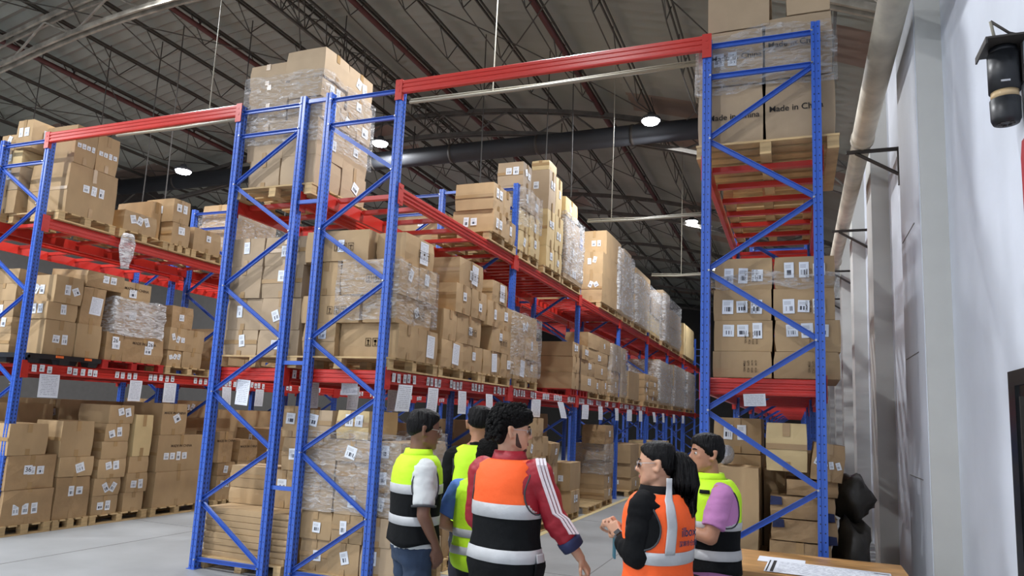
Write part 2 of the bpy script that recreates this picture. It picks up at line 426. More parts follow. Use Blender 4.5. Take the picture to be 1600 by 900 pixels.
# maroon sprinkler mains
pw = {-13.18: 'far left', -10.03: 'left of the roof ridge', -6.88: 'right of the roof ridge', -3.73: 'above the centre aisle', -.58: 'nearest the white wall'}
for x, wd in pw.items():
    t = thing('sprinkler_pipe', 'maroon sprinkler pipe running along the roof, %s' % wd, 'pipe', (x, 0, zr(x)+.02), group='maroon sprinkler pipes')
    MB().tube([(0, YB+.2, 0), (0, YE-.2, 0)], .05, 10).obj('pipe_run', 'maroon', t, True)
    y = -6.0
    while y < 30:
        MB().tube([(0, y, .04), (0, y, .12)], .02, 6).tube([(0, y-.03, .12), (0, y+.03, .12)], .03, 6).obj('sprinkler_head', 'dark_metal', t)
        y += 3.0
def lattice():
    x = -7.75; z = zr(x)-.12; t = thing('lattice_girder', 'dark triangular lattice girder running along the roof near its ridge', 'girder', (x, 0, z))
    ch = MB(); wb = MB()
    for dx, dz in ((-.18, .1), (.18, .1), (0, -.32)): ch.box(dx-.02, dx+.02, YB+.1, YE-.1, dz-.02, dz+.02)
    y = YB+.2; k = 0
    while y < YE-.8:
        for dx in (-.18, .18):
            wb.tube([(dx, y, .1), (0, y+.3, -.32)], .011, 4); wb.tube([(0, y+.3, -.32), (dx, y+.6, .1)], .011, 4)
        wb.tube([(-.18, y, .1), (.18, y+.3, .1)], .01, 4); wb.tube([(.18, y+.3, .1), (-.18, y+.6, .1)], .01, 4)
        y += .6
    ch.obj('chord', 'purlin', t); wb.obj('lacing', 'purlin', t)
lattice()
# cross bracing rods between trusses, just below the purlins
for k in range(1, 6):
    for xa, xb in ((-16, -11.4), (-11.4, -6.8), (-6.8, -2.2), (-2.2, .9)):
        mb = MB()
        def arcp(x, y): return (x, y, zr(x)-.06)
        for s_ in (0, 1):
            ya, yb = (TY[k], TY[k+1]) if s_ == 0 else (TY[k+1], TY[k])
            mb.tube([arcp(xa+(xb-xa)*q/4, ya+(yb-ya)*q/4) for q in range(5)], .011, 5)
        tag(mb.obj('bracing_rod', 'purlin'), 'thin crossed bracing rods under the roof, %s bay, %s' % (NTH[k-1], {-16: 'far left', -11.4: 'left of ridge', -6.8: 'right of ridge', -2.2: 'by white wall'}[xa]), 'rod', 'roof bracing rods')
# black duct across the hall
t = thing('ventilation_duct', 'thick black duct running straight across the hall below the roof', 'duct', (0, 7.3, 7.36))
db = MB(); db.tube([(-17.5, 0, 0), (1.05, 0, 0)], .2, 20); db.obj('duct_body', 'duct', t, True)
for x in range(-17, 1, 2): MB().tube([(x-.03, 0, 0), (x+.03, 0, 0)], .212, 20).obj('duct_flange', 'dark_metal', t, True)
for x in (-15, -11.5, -8, -4.5, -1.5): MB().tube([(x, 0, .2), (x, 0, zr(x)-7.36-.4)], .012, 6).obj('duct_hanger', 'dark_metal', t)
# high bay lamps
def lamp(x, y, z, label, light=True):
    t = thing('high_bay_lamp', label, 'lamp', (x, y, z), group='high bay lamps')
    zt = zr(x)+.05-z
    MB().tube([(0, 0, .14), (.04, 0, (.14+zt)/2), (0, 0, zt)], .007, 5).obj('cable', 'dark_metal', t)
    MB().tube([(0, 0, .0), (0, 0, .05), (0, 0, .09), (0, 0, .15)], [.19, .18, .08, .06], 20).obj('housing', 'lamp_body', t, True)
    MB().tube([(0, 0, -.06), (0, 0, -.045), (0, 0, .0)], [.08, .14, .17], 20).obj('lens', 'lamp_lens', t, True)
    if light:
        l = bpy.data.lights.new('high_bay_light', 'AREA'); l.shape = 'DISK'; l.size = .3; l.energy = LAMP_W*(1.7 if y < 0 else 1); l.color = (.95, .97, 1)  # rows behind the camera get added power to light the front faces
        o = bpy.data.objects.new('high_bay_light', l); C.objects.link(o); o.location = (0, 0, -.075); o.parent = t
for y, yn in ((-10.44, 'behind the camera'), (-4.4, 'above the camera end'), (1.64, 'above the rack ends'), (7.68, ''), (13.72, 'one truss beyond the duct'), (19.76, 'two trusses beyond the duct')):
    for x, z in ((-2.72, 7.35), (-9.15, 7.7), (-14.4, 6.7)):
        if y == 7.68:
            x, y_, z = {-2.72: (-2.51, 6.6, 7.31), -9.15: (-8.42, 6.6, 7.47), -14.4: (-12.86, 5.54, 6.85)}[x]
            lamp(x, y_, z, {-2.51: 'bright round lamp hanging by the duct above the centre aisle', -8.42: 'bright round lamp by the duct near the ridge, right of tall wrapped stack', -12.86: 'bright round lamp at the far left, above the left racks'}[x])
        else: lamp(x, y-(.35 if y == 1.64 else 0), z+(.3 if y == 1.64 else 0), 'round lamp over the %s aisle, %s' % ({-2.72: 'centre', -9.15: 'left', -14.4: 'far left'}[x], yn))
# hanging rods and pale conduits
def rod(x, y, z0, m, label, z1=None, r=.009, sway=0):
    o = MB().tube([(x+sway, y, z1 or zr(x)+.33), (x+sway*.4, y, (z0+zr(x))/2), (x, y, z0)], r, 6).obj('hanger_rod', m)
    tag(o, label, 'rod', 'thin rods hanging from the roof')
def conduit(x0, x1, y, z, label, hang=(), r=.022):
    o = MB().tube([(x0, y, z), ((x0*.6+x1*.4), y, z-.02), (x1, y, z)], r, 8).tube([(x0, y+.02, z+.05), ((x0+x1)/2, y+.02, z+.02), (x1, y+.02, z+.05)], r*.45, 6).obj('conduit', 'conduit', None, True)
    tag(o, label, 'pipe', 'pale conduits hung across the aisles')
    for hx in hang: rod(hx, y, z, 'conduit', 'pale hanging rod, holding the ' + label.split(',')[0][:60], r=.008)
conduit(-4.6, -.95, 1.5, 5.645, 'pale conduit across the centre aisle just behind the red tie beam', (-3.44,))
conduit(-9.8, -6.6, 1.5, 5.75, 'pale conduit across the left aisle behind the left tie beam', (-7.97,))
conduit(-3.5, -1.4, 6.0, 5.25, 'pale conduit crossing the centre aisle beyond the tall cartons', (-3.06,))
conduit(-3.0, -1.6, 9.5, 4.95, 'pale conduit crossing the centre aisle farthest away', (-2.35,))
for i, (x, y, z0) in enumerate(((-13.2, 2.4, 5.0), (-12.2, 3.0, 5.0), (-11.4, 3.4, 5.2), (-10.6, 3.2, 5.2), (-9.4, 3.6, 4.9), (-9.0, 4.5, 5.2), (-8.4, 5.0, 5.2), (-7.6, 4.0, 5.3), (-5.2, 5.0, 5.3), (-4.2, 5.6, 5.2), (-3.7, 5.6, 5.6))):
    rod(x, y, z0, 'dark_metal', 'thin dark rod hanging from the roof, %s counted from the left' % NTH[i], r=.01, sway=random.uniform(-.05, .05))

# ------------------------------------------------------------------ racks
ROWS = {'L': (-9.979, -9.077), 'A': (-5.91, -5.03), 'B': (-4.69, -3.81), 'R': (-.707, .173), 'Z': (-11.24, -10.34)}
RN = {'L': 'left rack', 'A': 'centre rack back row', 'B': 'centre rack aisle row', 'R': 'right rack', 'Z': 'far left rack'}
BAY, HT = 3.28, 5.10
def upright_me():
    mb = MB(); prof = [(-.036, 0), (-.012, 0), (-.008, .008), (.008, .008), (.012, 0), (.036, 0), (.036, .03), (.030, .036), (.030, .054), (.036, .06), (.036, .09), (.026, .09), (.026, .012), (-.026, .012), (-.026, .09), (-.036, .09), (-.036, .06), (-.030, .054), (-.030, .036), (-.036, .03)]
    b = 0; n = len(prof)
    for z in (0, HT): mb.v += [(x, y-.045, z) for x, y in prof]
    for i in range(n):
        j = (i+1) % n; mb.f.append((i, j, n+j, n+i)); mb.m.append(0)
    # caps as quads of the section
    mb.f.append(tuple(n+i for i in range(n))); mb.m.append(0)
    return mb.me('upright', 'blue_punched')
UP = upright_me()
BP = MB().box(-.055, .055, -.06, .06, 0, .006).me('base_plate', 'blue')
def channel(a, b, w=.042, d=.026, up=(0, 1, 0)):
    """open channel between two points, mouth towards -Y"""
    mb = MB(); t = .004
    # side axis ends up across the bar, b axis along +Y
    prof = [(-w/2, 0), (-w/2+t, 0), (-w/2+t, d-t), (w/2-t, d-t), (w/2-t, 0), (w/2, 0), (w/2, d), (-w/2, d)]
    mb.prism(prof, a, b, up=up); return mb
NODEZ = [.10, .694, 1.27, 1.845, 2.42, 3.005, 3.58, 4.16, 4.735]
def brace_meshes(W, mir):
    out = []
    X = lambda s_: (W/2-.03) if (s_ ^ mir) else -(W/2-.03)      # s_=1: right side when not mirrored
    for z in (5.02, 4.735, .10): out.append(('horizontal_brace', channel((-(W/2-.03), -.02, z), (W/2-.03, -.02, z)).me('horizontal_brace', 'blue')))
    for i in range(8):
        s_ = i % 2 == 0
        out.append(('diagonal_brace', channel((X(s_), -.024, NODEZ[i]+.02), (X(not s_), -.024, NODEZ[i+1]-.02)).me('diagonal_brace', 'blue')))
    bo = MB()
    for i, z in enumerate(NODEZ):
        x = X(i % 2 == 0); bo.tube([(x, -.055, z), (x, -.02, z)], .009, 6)
    for z in (5.02, 4.735, .1):
        for x in (-(W/2-.03), W/2-.03): bo.tube([(x, -.055, z), (x, -.02, z)], .009, 6)
    return out, bo.me('bolt', 'steel')
BR = {m_: brace_meshes(.88, m_) for m_ in (False, True)}
ORD = ['front', 'second', 'third', 'fourth', 'fifth', 'sixth', 'seventh', 'eighth', 'ninth']
def frame(row, k):
    x0, x1 = ROWS[row]; xc = (x0+x1)/2; W = x1-x0; y = k*BAY+.045
    t = thing('rack_ladder', 'blue braced upright ladder, %s along the %s from the camera end' % (ORD[k], RN[row]), 'rack', (xc, y, 0), group='blue ladders of the %s' % RN[row])
    for x in (-W/2, W/2):
        obj('upright', UP, t, (x, 0, 0)); obj('base_plate', BP, t, (x, 0, 0))
    brs, bolts = BR[row in 'BLZ']
    for nm, me_ in brs: o = obj(nm, me_, t); o.scale = (W/.88, 1, 1)
    o = obj('bolt', bolts, t); o['kind'] = 'stuff'
BH = .135
def beam_prof(s_):
    # (side, up): ridged outer face towards s_*side
    w = .045
    pts = [(-w/2, -BH), (w/2-.006, -BH), (w/2, -BH+.012), (w/2, -BH+.03), (w/2-.009, -BH+.036), (w/2-.009, -BH+.05), (w/2, -BH+.056), (w/2, -BH+.074), (w/2-.009, -BH+.08), (w/2-.009, -BH+.094), (w/2, -BH+.1), (w/2, -.008), (w/2-.008, 0), (-w/2, 0)]
    return [(p[0]*s_, p[1]) for p in pts] if s_ > 0 else [(p[0]*s_, p[1]) for p in reversed(pts)]
def beam_me(L, s_):
    mb = MB(); mb.prism(beam_prof(s_), (0, 0, 0), (0, L, 0)); return mb.me('beam', 'red')
BM = {1: beam_me(BAY-.10, 1), -1: beam_me(BAY-.10, -1)}
def conn_me():
    mb = MB(); mb.box(-.003, .003, -.045, .05, -.19, .03); mb.box(-.045, .003, .042, .05, -.19, .03)
    mb.box(.003, .006, -.02, .02, -.02, 0); mb.box(.003, .006, -.02, .02, -.16, -.14)
    return mb.me('connector', 'red')
CN = conn_me()
def conn_flip():
    mb = MB(); mb.box(-.003, .003, -.05, .045, -.19, .03); mb.box(-.045, .003, -.05, -.042, -.19, .03); return mb.me('connector', 'red')
CN2 = conn_flip()
BAR = {}
def bar_me(W):
    k = round(W, 2)
    if k not in BAR: BAR[k] = MB().box(-W/2+.02, W/2-.02, -.03, .03, -.05, -.005).me('crossbar', 'red')
    return BAR[k]
STK = plate_uv('sticker', .062, .09, 'sticker')
BN = ['first', 'second', 'third', 'fourth', 'fifth', 'sixth', 'seventh', 'eighth']
def shelf(row, k, z, lvl, nbars=7):
    x0, x1 = ROWS[row]; xc = (x0+x1)/2; W = x1-x0; y0 = k*BAY+.09
    t = thing('rack_shelf', 'red %s shelf beams, %s bay of the %s' % (lvl, BN[k], RN[row]), 'rack shelf', (xc, y0, z), group='red shelves of the %s' % RN[row])
    for s_ in (-1, 1):
        b = obj('beam', BM[s_], t, (s_*(W/2+.015), .005, 0))
        for yy, me_ in ((0, CN), (BAY-.09, CN2)):
            c = obj('connector', me_, b, (s_*.03, yy-.0, 0))
            if s_ < 0: c.rotation_euler = (0, 0, 0); c.scale = (-1, 1, 1)
        if lvl == 'middle' and s_ == 1 and k < 4 and row in 'LAB':
            yy = .12
            while yy < BAY-.3:
                for q in range(random.choice((3, 4, 5))):
                    o = obj('sticker', STK, b, (.0245+.004, yy, -.065+random.uniform(-.008, .008)), (random.uniform(-.05, .05), 0, PI/2)); yy += random.uniform(.075, .12)
                yy += random.uniform(.15, .35)
    for i in range(nbars):
        obj('crossbar', bar_me(W), t, (0, .22 + i*(BAY-.5)/(nbars-1), 0))
NB = {'L': 5, 'A': 8, 'B': 8, 'R': 8, 'Z': 2}
for row in ROWS:
    for k in range(NB[row]+1): frame(row, k)
    for k in range(NB[row]):
        shelf(row, k, 4.0, 'upper', 7 if k == 0 or k > 4 else 13); shelf(row, k, 2.12, 'middle', 7 if k < 4 else 3)
for z, zn in ((5.045, 'at the top'), (3.9, 'at upper shelf height'), (2.17, 'at middle shelf height'), (.9, 'low down')):
    for y, yn in ((.045, 'front'), (BAY+.045, 'second'), (2*BAY+.045, 'third')):
        tag(MB().box(-4.995, -4.725, y-.02, y+.01, z-.02, z+.02).obj('row_spacer', 'blue'), 'short blue spacer joining the %s back-to-back centre ladders %s' % (yn, zn), 'spacer', 'blue row spacers')
def tie(x0, x1, label):
    t = thing('tie_beam', label, 'beam', (x0, 0, 5.11))
    L = x1-x0
    mb = MB(); mb.prism(beam_prof(1), (.04, .01, 0), (L-.04, .01, 0)); o = mb.obj('beam', 'red', t)
    for x in (0, L):
        c = MB(); c.box(x-.04, x+.04, -.016, -.009, -.21, .01); c.box(x-.04 if x else x+.034, x-.034 if x else x+.04, -.012, .03, -.21, .01)
        c.box(x-.012, x+.006, -.019, -.016, -.06, -.04); c.box(x-.006, x+.012, -.019, -.016, -.13, -.10)
        c.obj('connector', 'red', t)
tie(-9.077, -5.91, 'red portal beam bridging the left aisle at the frame tops')
tie(-3.81, -.707, 'red portal beam bridging the centre aisle at the frame tops')
# transverse stop beams near the mouth of the middle shelves
def stop(row, y, z, L=None):
    x0, x1 = ROWS[row]
    mb = MB(); mb.prism(beam_prof(1), (x0+.03, y, z), (x1-.03, y, z))
    tag(mb.obj('stop_beam', 'red'), 'short ridged red crossbeam closing the middle shelf mouth, %s' % RN[row], 'beam')
for r_ in 'ABR': stop(r_, .125, 2.115 if r_ != 'R' else 2.115)

# ------------------------------------------------------------------ cartons
def carton_mesh(w, d, h, m, crush=.0, seg=3, seed=0):
    """box with slightly bulged sides and softened corners; origin at bottom centre"""
    r = random.Random(seed); key = {}; v = []; f = []
    def P(i, j, k):
        if (i, j, k) in key: return key[(i, j, k)]
        u, s_, t = i/seg, j/seg, k/seg
        x, y, z = (u-.5)*w, (s_-.5)*d, t*h
        b = min(.006, .02*min(w, d, h))*(1+crush*14)
        if i in (0, seg): x += (1 if i else -1)*b*math.sin(PI*s_)*math.sin(PI*t)*r.uniform(.3, 1)
        if j in (0, seg): y += (1 if j else -1)*b*math.sin(PI*u)*math.sin(PI*t)*r.uniform(.3, 1)
        if k == seg: z -= b*.8*math.sin(PI*u)*math.sin(PI*s_)
        nb = (i in (0, seg))+(j in (0, seg))+(k in (0, seg))
        if nb == 3:
            x *= 1-.012/max(w, .1)*2*r.random(); y *= 1-.012/max(d, .1)*2*r.random()
        if crush:
            x += r.uniform(-1, 1)*crush*w; y += r.uniform(-1, 1)*crush*d; z += (r.uniform(-1, .3)*crush*h if k else 0)
        key[(i, j, k)] = len(v); v.append((x, y, z)); return key[(i, j, k)]
    for a in range(seg):
        for b in range(seg):
            f.append((P(0, a, b), P(0, a, b+1), P(0, a+1, b+1), P(0, a+1, b)))
            f.append((P(seg, a, b), P(seg, a+1, b), P(seg, a+1, b+1), P(seg, a, b+1)))
            f.append((P(a, 0, b), P(a+1, 0, b), P(a+1, 0, b+1), P(a, 0, b+1)))
            f.append((P(a, seg, b), P(a, seg, b+1), P(a+1, seg, b+1), P(a+1, seg, b)))
            f.append((P(a, b, 0), P(a, b+1, 0), P(a+1, b+1, 0), P(a+1, b, 0)))
            f.append((P(a, b, seg), P(a+1, b, seg), P(a+1, b+1, seg), P(a, b+1, seg)))
    return mesh('carton', v, f, [m])
STICK = [plate_uv('sticker', w_, h_, 'sticker') for w_, h_ in ((.09, .12), (.09, .10), (.075, .13), (.12, .12))]
SHEET = plate_uv('paper_sheet', .17, .24, 'sheet')
def marks_mesh():
    """three printed handling symbols in frames, facing -Y"""
    mb = MB(); t = .0008
    for q in range(3):
        x = (q-1)*.085
        for a in ((-.032, .032, -.042, -.038), (-.032, .032, .038, .042)): mb.box(x+a[0], x+a[1], -t, t, a[2], a[3])
        for a in ((-.032, -.028), (.028, .032)): mb.box(x+a[0], x+a[1], -t, t, -.038, .038)
        if q == 0:
            mb.box(x-.004, x+.004, -t, t, -.024, .01); mb.box(x-.018, x+.018, -t, t, -.03, -.025); mb.box(x-.012, x+.012, -t, t, .01, .024)
        elif q == 1:
            mb.box(x-.014, x+.014, -t, t, .0, .024); mb.box(x-.003, x+.003, -t, t, -.022, 0); mb.box(x-.012, x+.012, -t, t, -.028, -.022)
        else:
            mb.box(x-.018, x+.018, -t, t, .008, .018); mb.box(x-.003, x+.003, -t, t, -.026, .008); mb.box(x-.003, x+.01, -t, t, -.028, -.024)
    return mb.me('printed_symbols', 'ink_brown')
MARKS = marks_mesh()
TXT = {}
def txt(s_, size, m='ink', align='CENTER'):
    k = (s_, size, m, align)
    if k not in TXT: TXT[k] = text_mesh(s_, size, m, align=align)
    return TXT[k]
NUM = ['zero', 'one', 'two', 'three', 'four', 'five']
used_labels = set()
cseed = [100]
def carton(x0, x1, y0, y1, z0, z1, label, fl='', group=None, m=None, rz=None, tilt=0, tape=None, gap=.004):
    """one carton; flags: n#/a# stickers on near/aisle face, P/Q sheet on aisle/near face, F/G symbols near/aisle,
       M/m MADE IN CHINA near/aisle, X crushed, V pallid, Y yellowish"""
    w, d, h = x1-x0-2*gap, y1-y0-2*gap, z1-z0-.003
    cseed[0] += 1; r = random.Random(cseed[0])
    mm = m or ('kraft_crumpled' if 'X' in fl else 'kraft_yellow' if 'Y' in fl else 'kraft_grey' if 'V' in fl else 'kraft')
    me_ = carton_mesh(w, d, h, mm, .012 if 'X' in fl else 0, 3, cseed[0])
    if rz is None: rz = r.uniform(-.012, .012)
    o = obj('carton', me_, None, ((x0+x1)/2, (y0+y1)/2, z0), (0, tilt, rz)); tag(o, label, 'carton', group)
    bx = .008
    faces = []
    near_big = y0 < 9
    if near_big and tape is not False and 'T' not in fl:
        tw_ = .028
        def strip(*a): MB().box(*a).obj('tape', 'tape', o)
        tp_ = MB()
        if w >= d*.8:      # seam along x: tape on top and down the aisle end
            tp_.box(-w/2-.003, w/2+.0075, -tw_, tw_, h-.001, h+.001); tp_.box(w/2+.0062, w/2+.0075, -tw_, tw_, h*.72, h-.0005); tp_.obj('tape', 'tape', o)
            if h > .25: strip(w/2+.0062, w/2+.0075, -tw_, tw_, 0, h*.2)
        else:
            tp_.box(-tw_, tw_, -d/2-.0075, d/2+.003, h-.001, h+.001); tp_.box(-tw_, tw_, -d/2-.0075, -d/2-.0062, h*.72, h-.0005); tp_.obj('tape', 'tape', o)
            if h > .25: strip(-tw_, tw_, -d/2-.0075, -d/2-.0062, 0, h*.2)
        if r.random() < .35: strip(-w/2, w/2, -d/2-.0078, -d/2-.0066, h*.45, h*.45+.045)
    def put(me2, nm, face, u, z, s_=1, roll=0):
        if face == 'n': q = obj(nm, me2, o, (u*w, -d/2-bx-.001, z*h), (0, roll, 0))
        else: q = obj(nm, me2, o, (w/2+bx+.001, u*d, z*h), (0, 0, 0)); q.rotation_euler = Matrix.Rotation(PI/2, 3, 'Z').to_4x4().to_3x3().to_euler() if not roll else (Matrix.Rotation(PI/2, 3, 'Z') @ Matrix.Rotation(roll, 3, 'Y')).to_euler()
        q.scale = (s_, s_, s_); return q
    i = 0
    while i < len(fl):
        c = fl[i]
        if c in 'na':
            k = int(fl[i+1]); i += 1
            dim = w if c == 'n' else d; s_ = min(1, dim/(k*.12+.05), h/.19)
            base = r.uniform(-.12, .12) if k*.11 < dim*.6 else 0; zz = r.uniform(.42, .68); skew = r.random() < .35 and 'S' not in fl
            for q in range(k):
                put(r.choice(STICK[:3]) if k > 1 else r.choice(STICK), 'sticker', c, base + (q-(k-1)/2)*.115*s_/dim, zz+(r.uniform(-.08, .08) if skew else 0), s_, r.uniform(-.5, .5) if skew else r.uniform(-.05, .05))
        elif c in 'PQ': put(SHEET, 'paper_sheet', 'a' if c == 'P' else 'n', .12, .52, min(1, h/.3), r.uniform(-.08, .08))
        elif c in 'FG': put(MARKS, 'printed_symbols', 'n' if c == 'F' else 'a', .12, .45, min(1, h/.22, (w if c == 'F' else d)/.3))
        elif c in 'Mm':
            tm = txt('MADE IN CHINA', .055, 'ink_brown'); q = put(tm, 'printed_text', 'n' if c == 'M' else 'a', 0, .7, 1)
            q.rotation_euler = (PI/2, 0, 0) if c == 'M' else (PI/2, 0, PI/2)
        i += 1
    return o
LAYER = ['bottom layer', 'second layer', 'third layer', 'fourth layer', 'fifth layer', 'sixth layer']
def look(fl):
    n = 0; i = 0
    for i, c in enumerate(fl):
        if c in 'na': n += int(fl[i+1])
    if 'X' in fl: return 'crumpled carton'
    if 'P' in fl or 'Q' in fl: return 'carton bearing a white paper sheet'
    if 'F' in fl or 'G' in fl: return 'carton printed with handling symbols'
    if 'M' in fl or 'm' in fl: return 'carton with faded printing'
    if n: return 'carton with %s white sticker%s' % (NUM[min(n, 5)], '' if n == 1 else 's')
    return 'plain brown carton'
def words(s_): return len(s_.split())
def mklabel(a, layer, pos, stack):
    s_ = '%s, %s%s, %s' % (a, layer, (' ' + pos) if pos else '', stack)
    if words(s_) > 16: s_ = s_.replace('printed with handling', 'with')
    if words(s_) > 16: s_ = s_.replace('on centre rack', 'centre rack').replace('tall wrapped stack atop the centre rack', 'tall wrapped stack')
    if words(s_) > 16: s_ = s_.replace('on centre rack', 'centre rack')
    if words(s_) > 16: s_ = '%s, %s%s, %s' % (a.replace('bearing a white paper sheet', 'with paper sheet').replace('printed with handling', 'with'), layer, (' ' + pos) if pos else '', stack)
    if words(s_) > 16: s_ = s_.replace('carton with handling symbols', 'symbol-printed carton').replace('carton with paper sheet', 'papered carton')
    if words(s_) > 16: s_ = s_.replace('layer nearest', 'layer near').replace('second along', 'second').replace('third along', 'third').replace('fourth along', 'fourth').replace('wrapped stack after flat cartons, centre rack', 'stack after flat cartons').replace('middle shelf', 'midshelf')
    return s_
POSA = {1: [''], 2: ['near end', 'far end'], 3: ['near end', 'middle', 'far end'], 4: ['nearest', 'second along', 'third along', 'farthest'], 5: ['nearest', 'second along', 'middle', 'fourth along', 'farthest']}
POSN = {1: [''], 2: ['left side', 'right side'], 3: ['left side', 'middle', 'right side'], 4: ['far left', 'left of middle', 'right of middle', 'far right']}
def clear_posts(y0, y1, pad=.05):
    """split a length so that nothing runs through the upright posts"""
    out = [(y0, y1)]
    for k in range(1, 9):
        a, b = k*3.28-pad, k*3.28+.09+pad; nxt = []
        for p, q in out:
            if q <= a or p >= b: nxt.append((p, q)); continue
            if a-p >= .22: nxt.append((p, a))
            if q-b >= .22: nxt.append((b, q))
        out = nxt
    return out
def astack(stack, X, z0, rows, group=None, m=None):
    """rows: (ztop, x0, [y0,y1,..], [flags]) against the aisle plane X"""
    for i, (zt, x0, ys, fl) in enumerate(rows):
        spans = []
        for k in range(len(ys)-1):
            f_ = fl[k] if k < len(fl) else ''
            for p, q in (clear_posts(ys[k], ys[k+1], .012) if ys[0] > 5 and x0 < X-.3 else [(ys[k], ys[k+1])]): spans.append((p, q, f_))
        n = len(spans)
        for k in range(n):
            f_ = spans[k][2]
            j = random.uniform(-.02, .012)
            lab = mklabel(look(f_), ('top layer' if i == len(rows)-1 and i else LAYER[i]) if len(rows) > 1 else 'standing alone', POSA[n][k], stack)
            carton(x0, X+j, spans[k][0], spans[k][1], z0, zt, lab, f_, group or 'cartons on the racks', m)
        z0 = zt
def nstack(stack, Y, D, z0, rows, group=None, m=None):
    for i, (zt, xs, fl) in enumerate(rows):
        n = len(xs)-1
        for k in range(n):
            f_ = fl[k] if k < len(fl) else ''
            j = random.uniform(-.01, .03)
            lab = mklabel(look(f_), ('top layer' if i == len(rows)-1 and i else LAYER[i]) if len(rows) > 1 else 'standing alone', POSN[n][k], stack)
            carton(xs[k], xs[k+1], Y+j, Y+D, z0, zt, lab, f_, group or 'cartons on the racks', m)
        z0 = zt

# ------------------------------------------------------------------ pallets
def pallet(x0, x1, y0, y1, z0, label, h=.125, m='pine', full=True, group='wooden pallets', cat='pallet'):
    parts_ = clear_posts(y0, y1, .035)
    if len(parts_) == 2:
        for (p, q), wd in zip(parts_, ('near', 'far')): pallet(x0, x1, p, q, z0, label.replace('wooden pallet in shade', 'shaded pallet') + ', %s side of post' % wd, h, m, full, group, cat)
        return
    if parts_ and y0 > 1.2: y0, y1 = parts_[0]
    W, D = x1-x0, y1-y0
    t = thing('pallet', label, cat, ((x0+x1)/2, (y0+y1)/2, z0), group=group)
    tb = .018
    if full:
        n = max(5, int(D/.15)); bw = D/n*.72
        bm_ = MB().box(-W/2, W/2, -bw/2, bw/2, 0, tb).me('deck_board', m)
        for i in range(n): obj('deck_board', bm_, t, (0, -D/2+bw/2 + i*(D-bw)/(n-1), h-tb), (0, 0, random.uniform(-.01, .01)))
        bl = MB().box(-.045, .045, -.045, .045, 0, h-2*tb-.001).me('block', m)
        for x in (-W/2+.05, 0, W/2-.05):
            for y in (-D/2+.05, 0, D/2-.05): obj('block', bl, t, (x, y, tb+.0005))
        rn = MB().box(-.045, .045, -D/2, D/2, 0, tb).me('bottom_board', m)
        for x in (-W/2+.05, 0, W/2-.05): obj('bottom_board', rn, t, (x, 0, 0))
    else:
        mb = MB(); n = 6; bw = D/n*.75
        for i in range(n): mb.box(-W/2, W/2, -D/2+i*(D-bw)/(n-1), -D/2+i*(D-bw)/(n-1)+bw, h-tb, h)
        o = mb.obj('deck_boards', m, t); o['kind'] = 'stuff'
        mb = MB()
        for x in (-W/2+.05, 0, W/2-.05):
            mb.box(x-.045, x+.045, -D/2, D/2, 0, tb)
            for y in (-D/2+.05, 0, D/2-.05): mb.box(x-.045, x+.045, y-.045, y+.045, tb, h-tb)
        o = mb.obj('blocks', m, t); o['kind'] = 'stuff'
    return t

# ------------------------------------------------------------------ stretch wrap
def wrap(x0, x1, y0, y1, z0, z1, label, m='wrap', off=.02, seed=1):
    r = random.Random(seed); nx = 10; nz = max(5, int((z1-z0)/.07)); per = []
    x0 -= off; x1 += off; y0 -= off; y1 += off
    for i in range(nx): per.append((x0+(x1-x0)*i/nx, y0))
    for i in range(nx): per.append((x1, y0+(y1-y0)*i/nx))
    for i in range(nx): per.append((x1-(x1-x0)*i/nx, y1))
    for i in range(nx): per.append((x0, y1-(y1-y0)*i/nx))
    cx, cy = (x0+x1)/2, (y0+y1)/2; rings = []
    for k in range(nz+1):
        z = z0+(z1-z0)*k/nz; ring = []
        for (x, y) in per:
            q = noise.noise(Vector((x*5+seed, y*5, z*7)))*(.016 if m == 'wrap' else .05)
            s_ = 1 + (q+.004)/max(x1-x0, .3)
            ring.append((cx+(x-cx)*s_-cx, cy+(y-cy)*s_-cy, z-z0+(noise.noise(Vector((x*4, y*4, seed)))*.05 if k in (0, nz) else 0)))
        rings.append(ring)
    mb = MB(); mb.rings(rings, 0, False)
    o = mb.obj('stretch_wrap', m, None, True, (cx, cy, z0)); tag(o, label, 'plastic wrap', 'plastic wrap round the stacks')
    return o

# ================================================================== CENTRE RACK AISLE ROW, middle shelf
ZM, ZU = 2.122, 4.002
BLM, BLU, BLG = ZM+.125, ZU+.125, .125
sB = 'on centre rack middle shelf'
st = 'nearest stack ' + sB
nstack('inner column, ' + st, .10, .45, BLM+.0, [(2.60, [-4.84, -4.43], ['n1']), ], )
astack(st, -3.72, BLM, [
    (2.60, -4.42, [.17, .56, 1.03], ['FF', 'P']),
    (2.89, -4.13, [.10, .85], ['Ga1']),
    (3.25, -4.41, [.09, .50, .89], ['Fa1', 'a1']),
    (3.56, -4.09, [.22, .84], ['Ga1P'])])
nstack('left column, ' + st, .10, .6, 2.60, [(2.89, [-4.90, -4.16], ['F']), (3.25, [-4.80, -4.43], ['']), (3.58, [-4.90, -4.11], ['Fn1'])])
st = 'second stack ' + sB
astack(st, -3.72, BLM, [
    (2.56, -4.5, [1.12, 1.70, 2.26], ['P', 'a1']),
    (2.91, -4.5, [1.15, 1.49, 2.17], ['n1', 'Ga1']),
    (3.26, -4.5, [1.39, 1.82, 2.28], ['n1a1', 'a1']),
    (3.59, -4.5, [1.48, 2.16], ['Ga1P'])])
st = 'third stack ' + sB
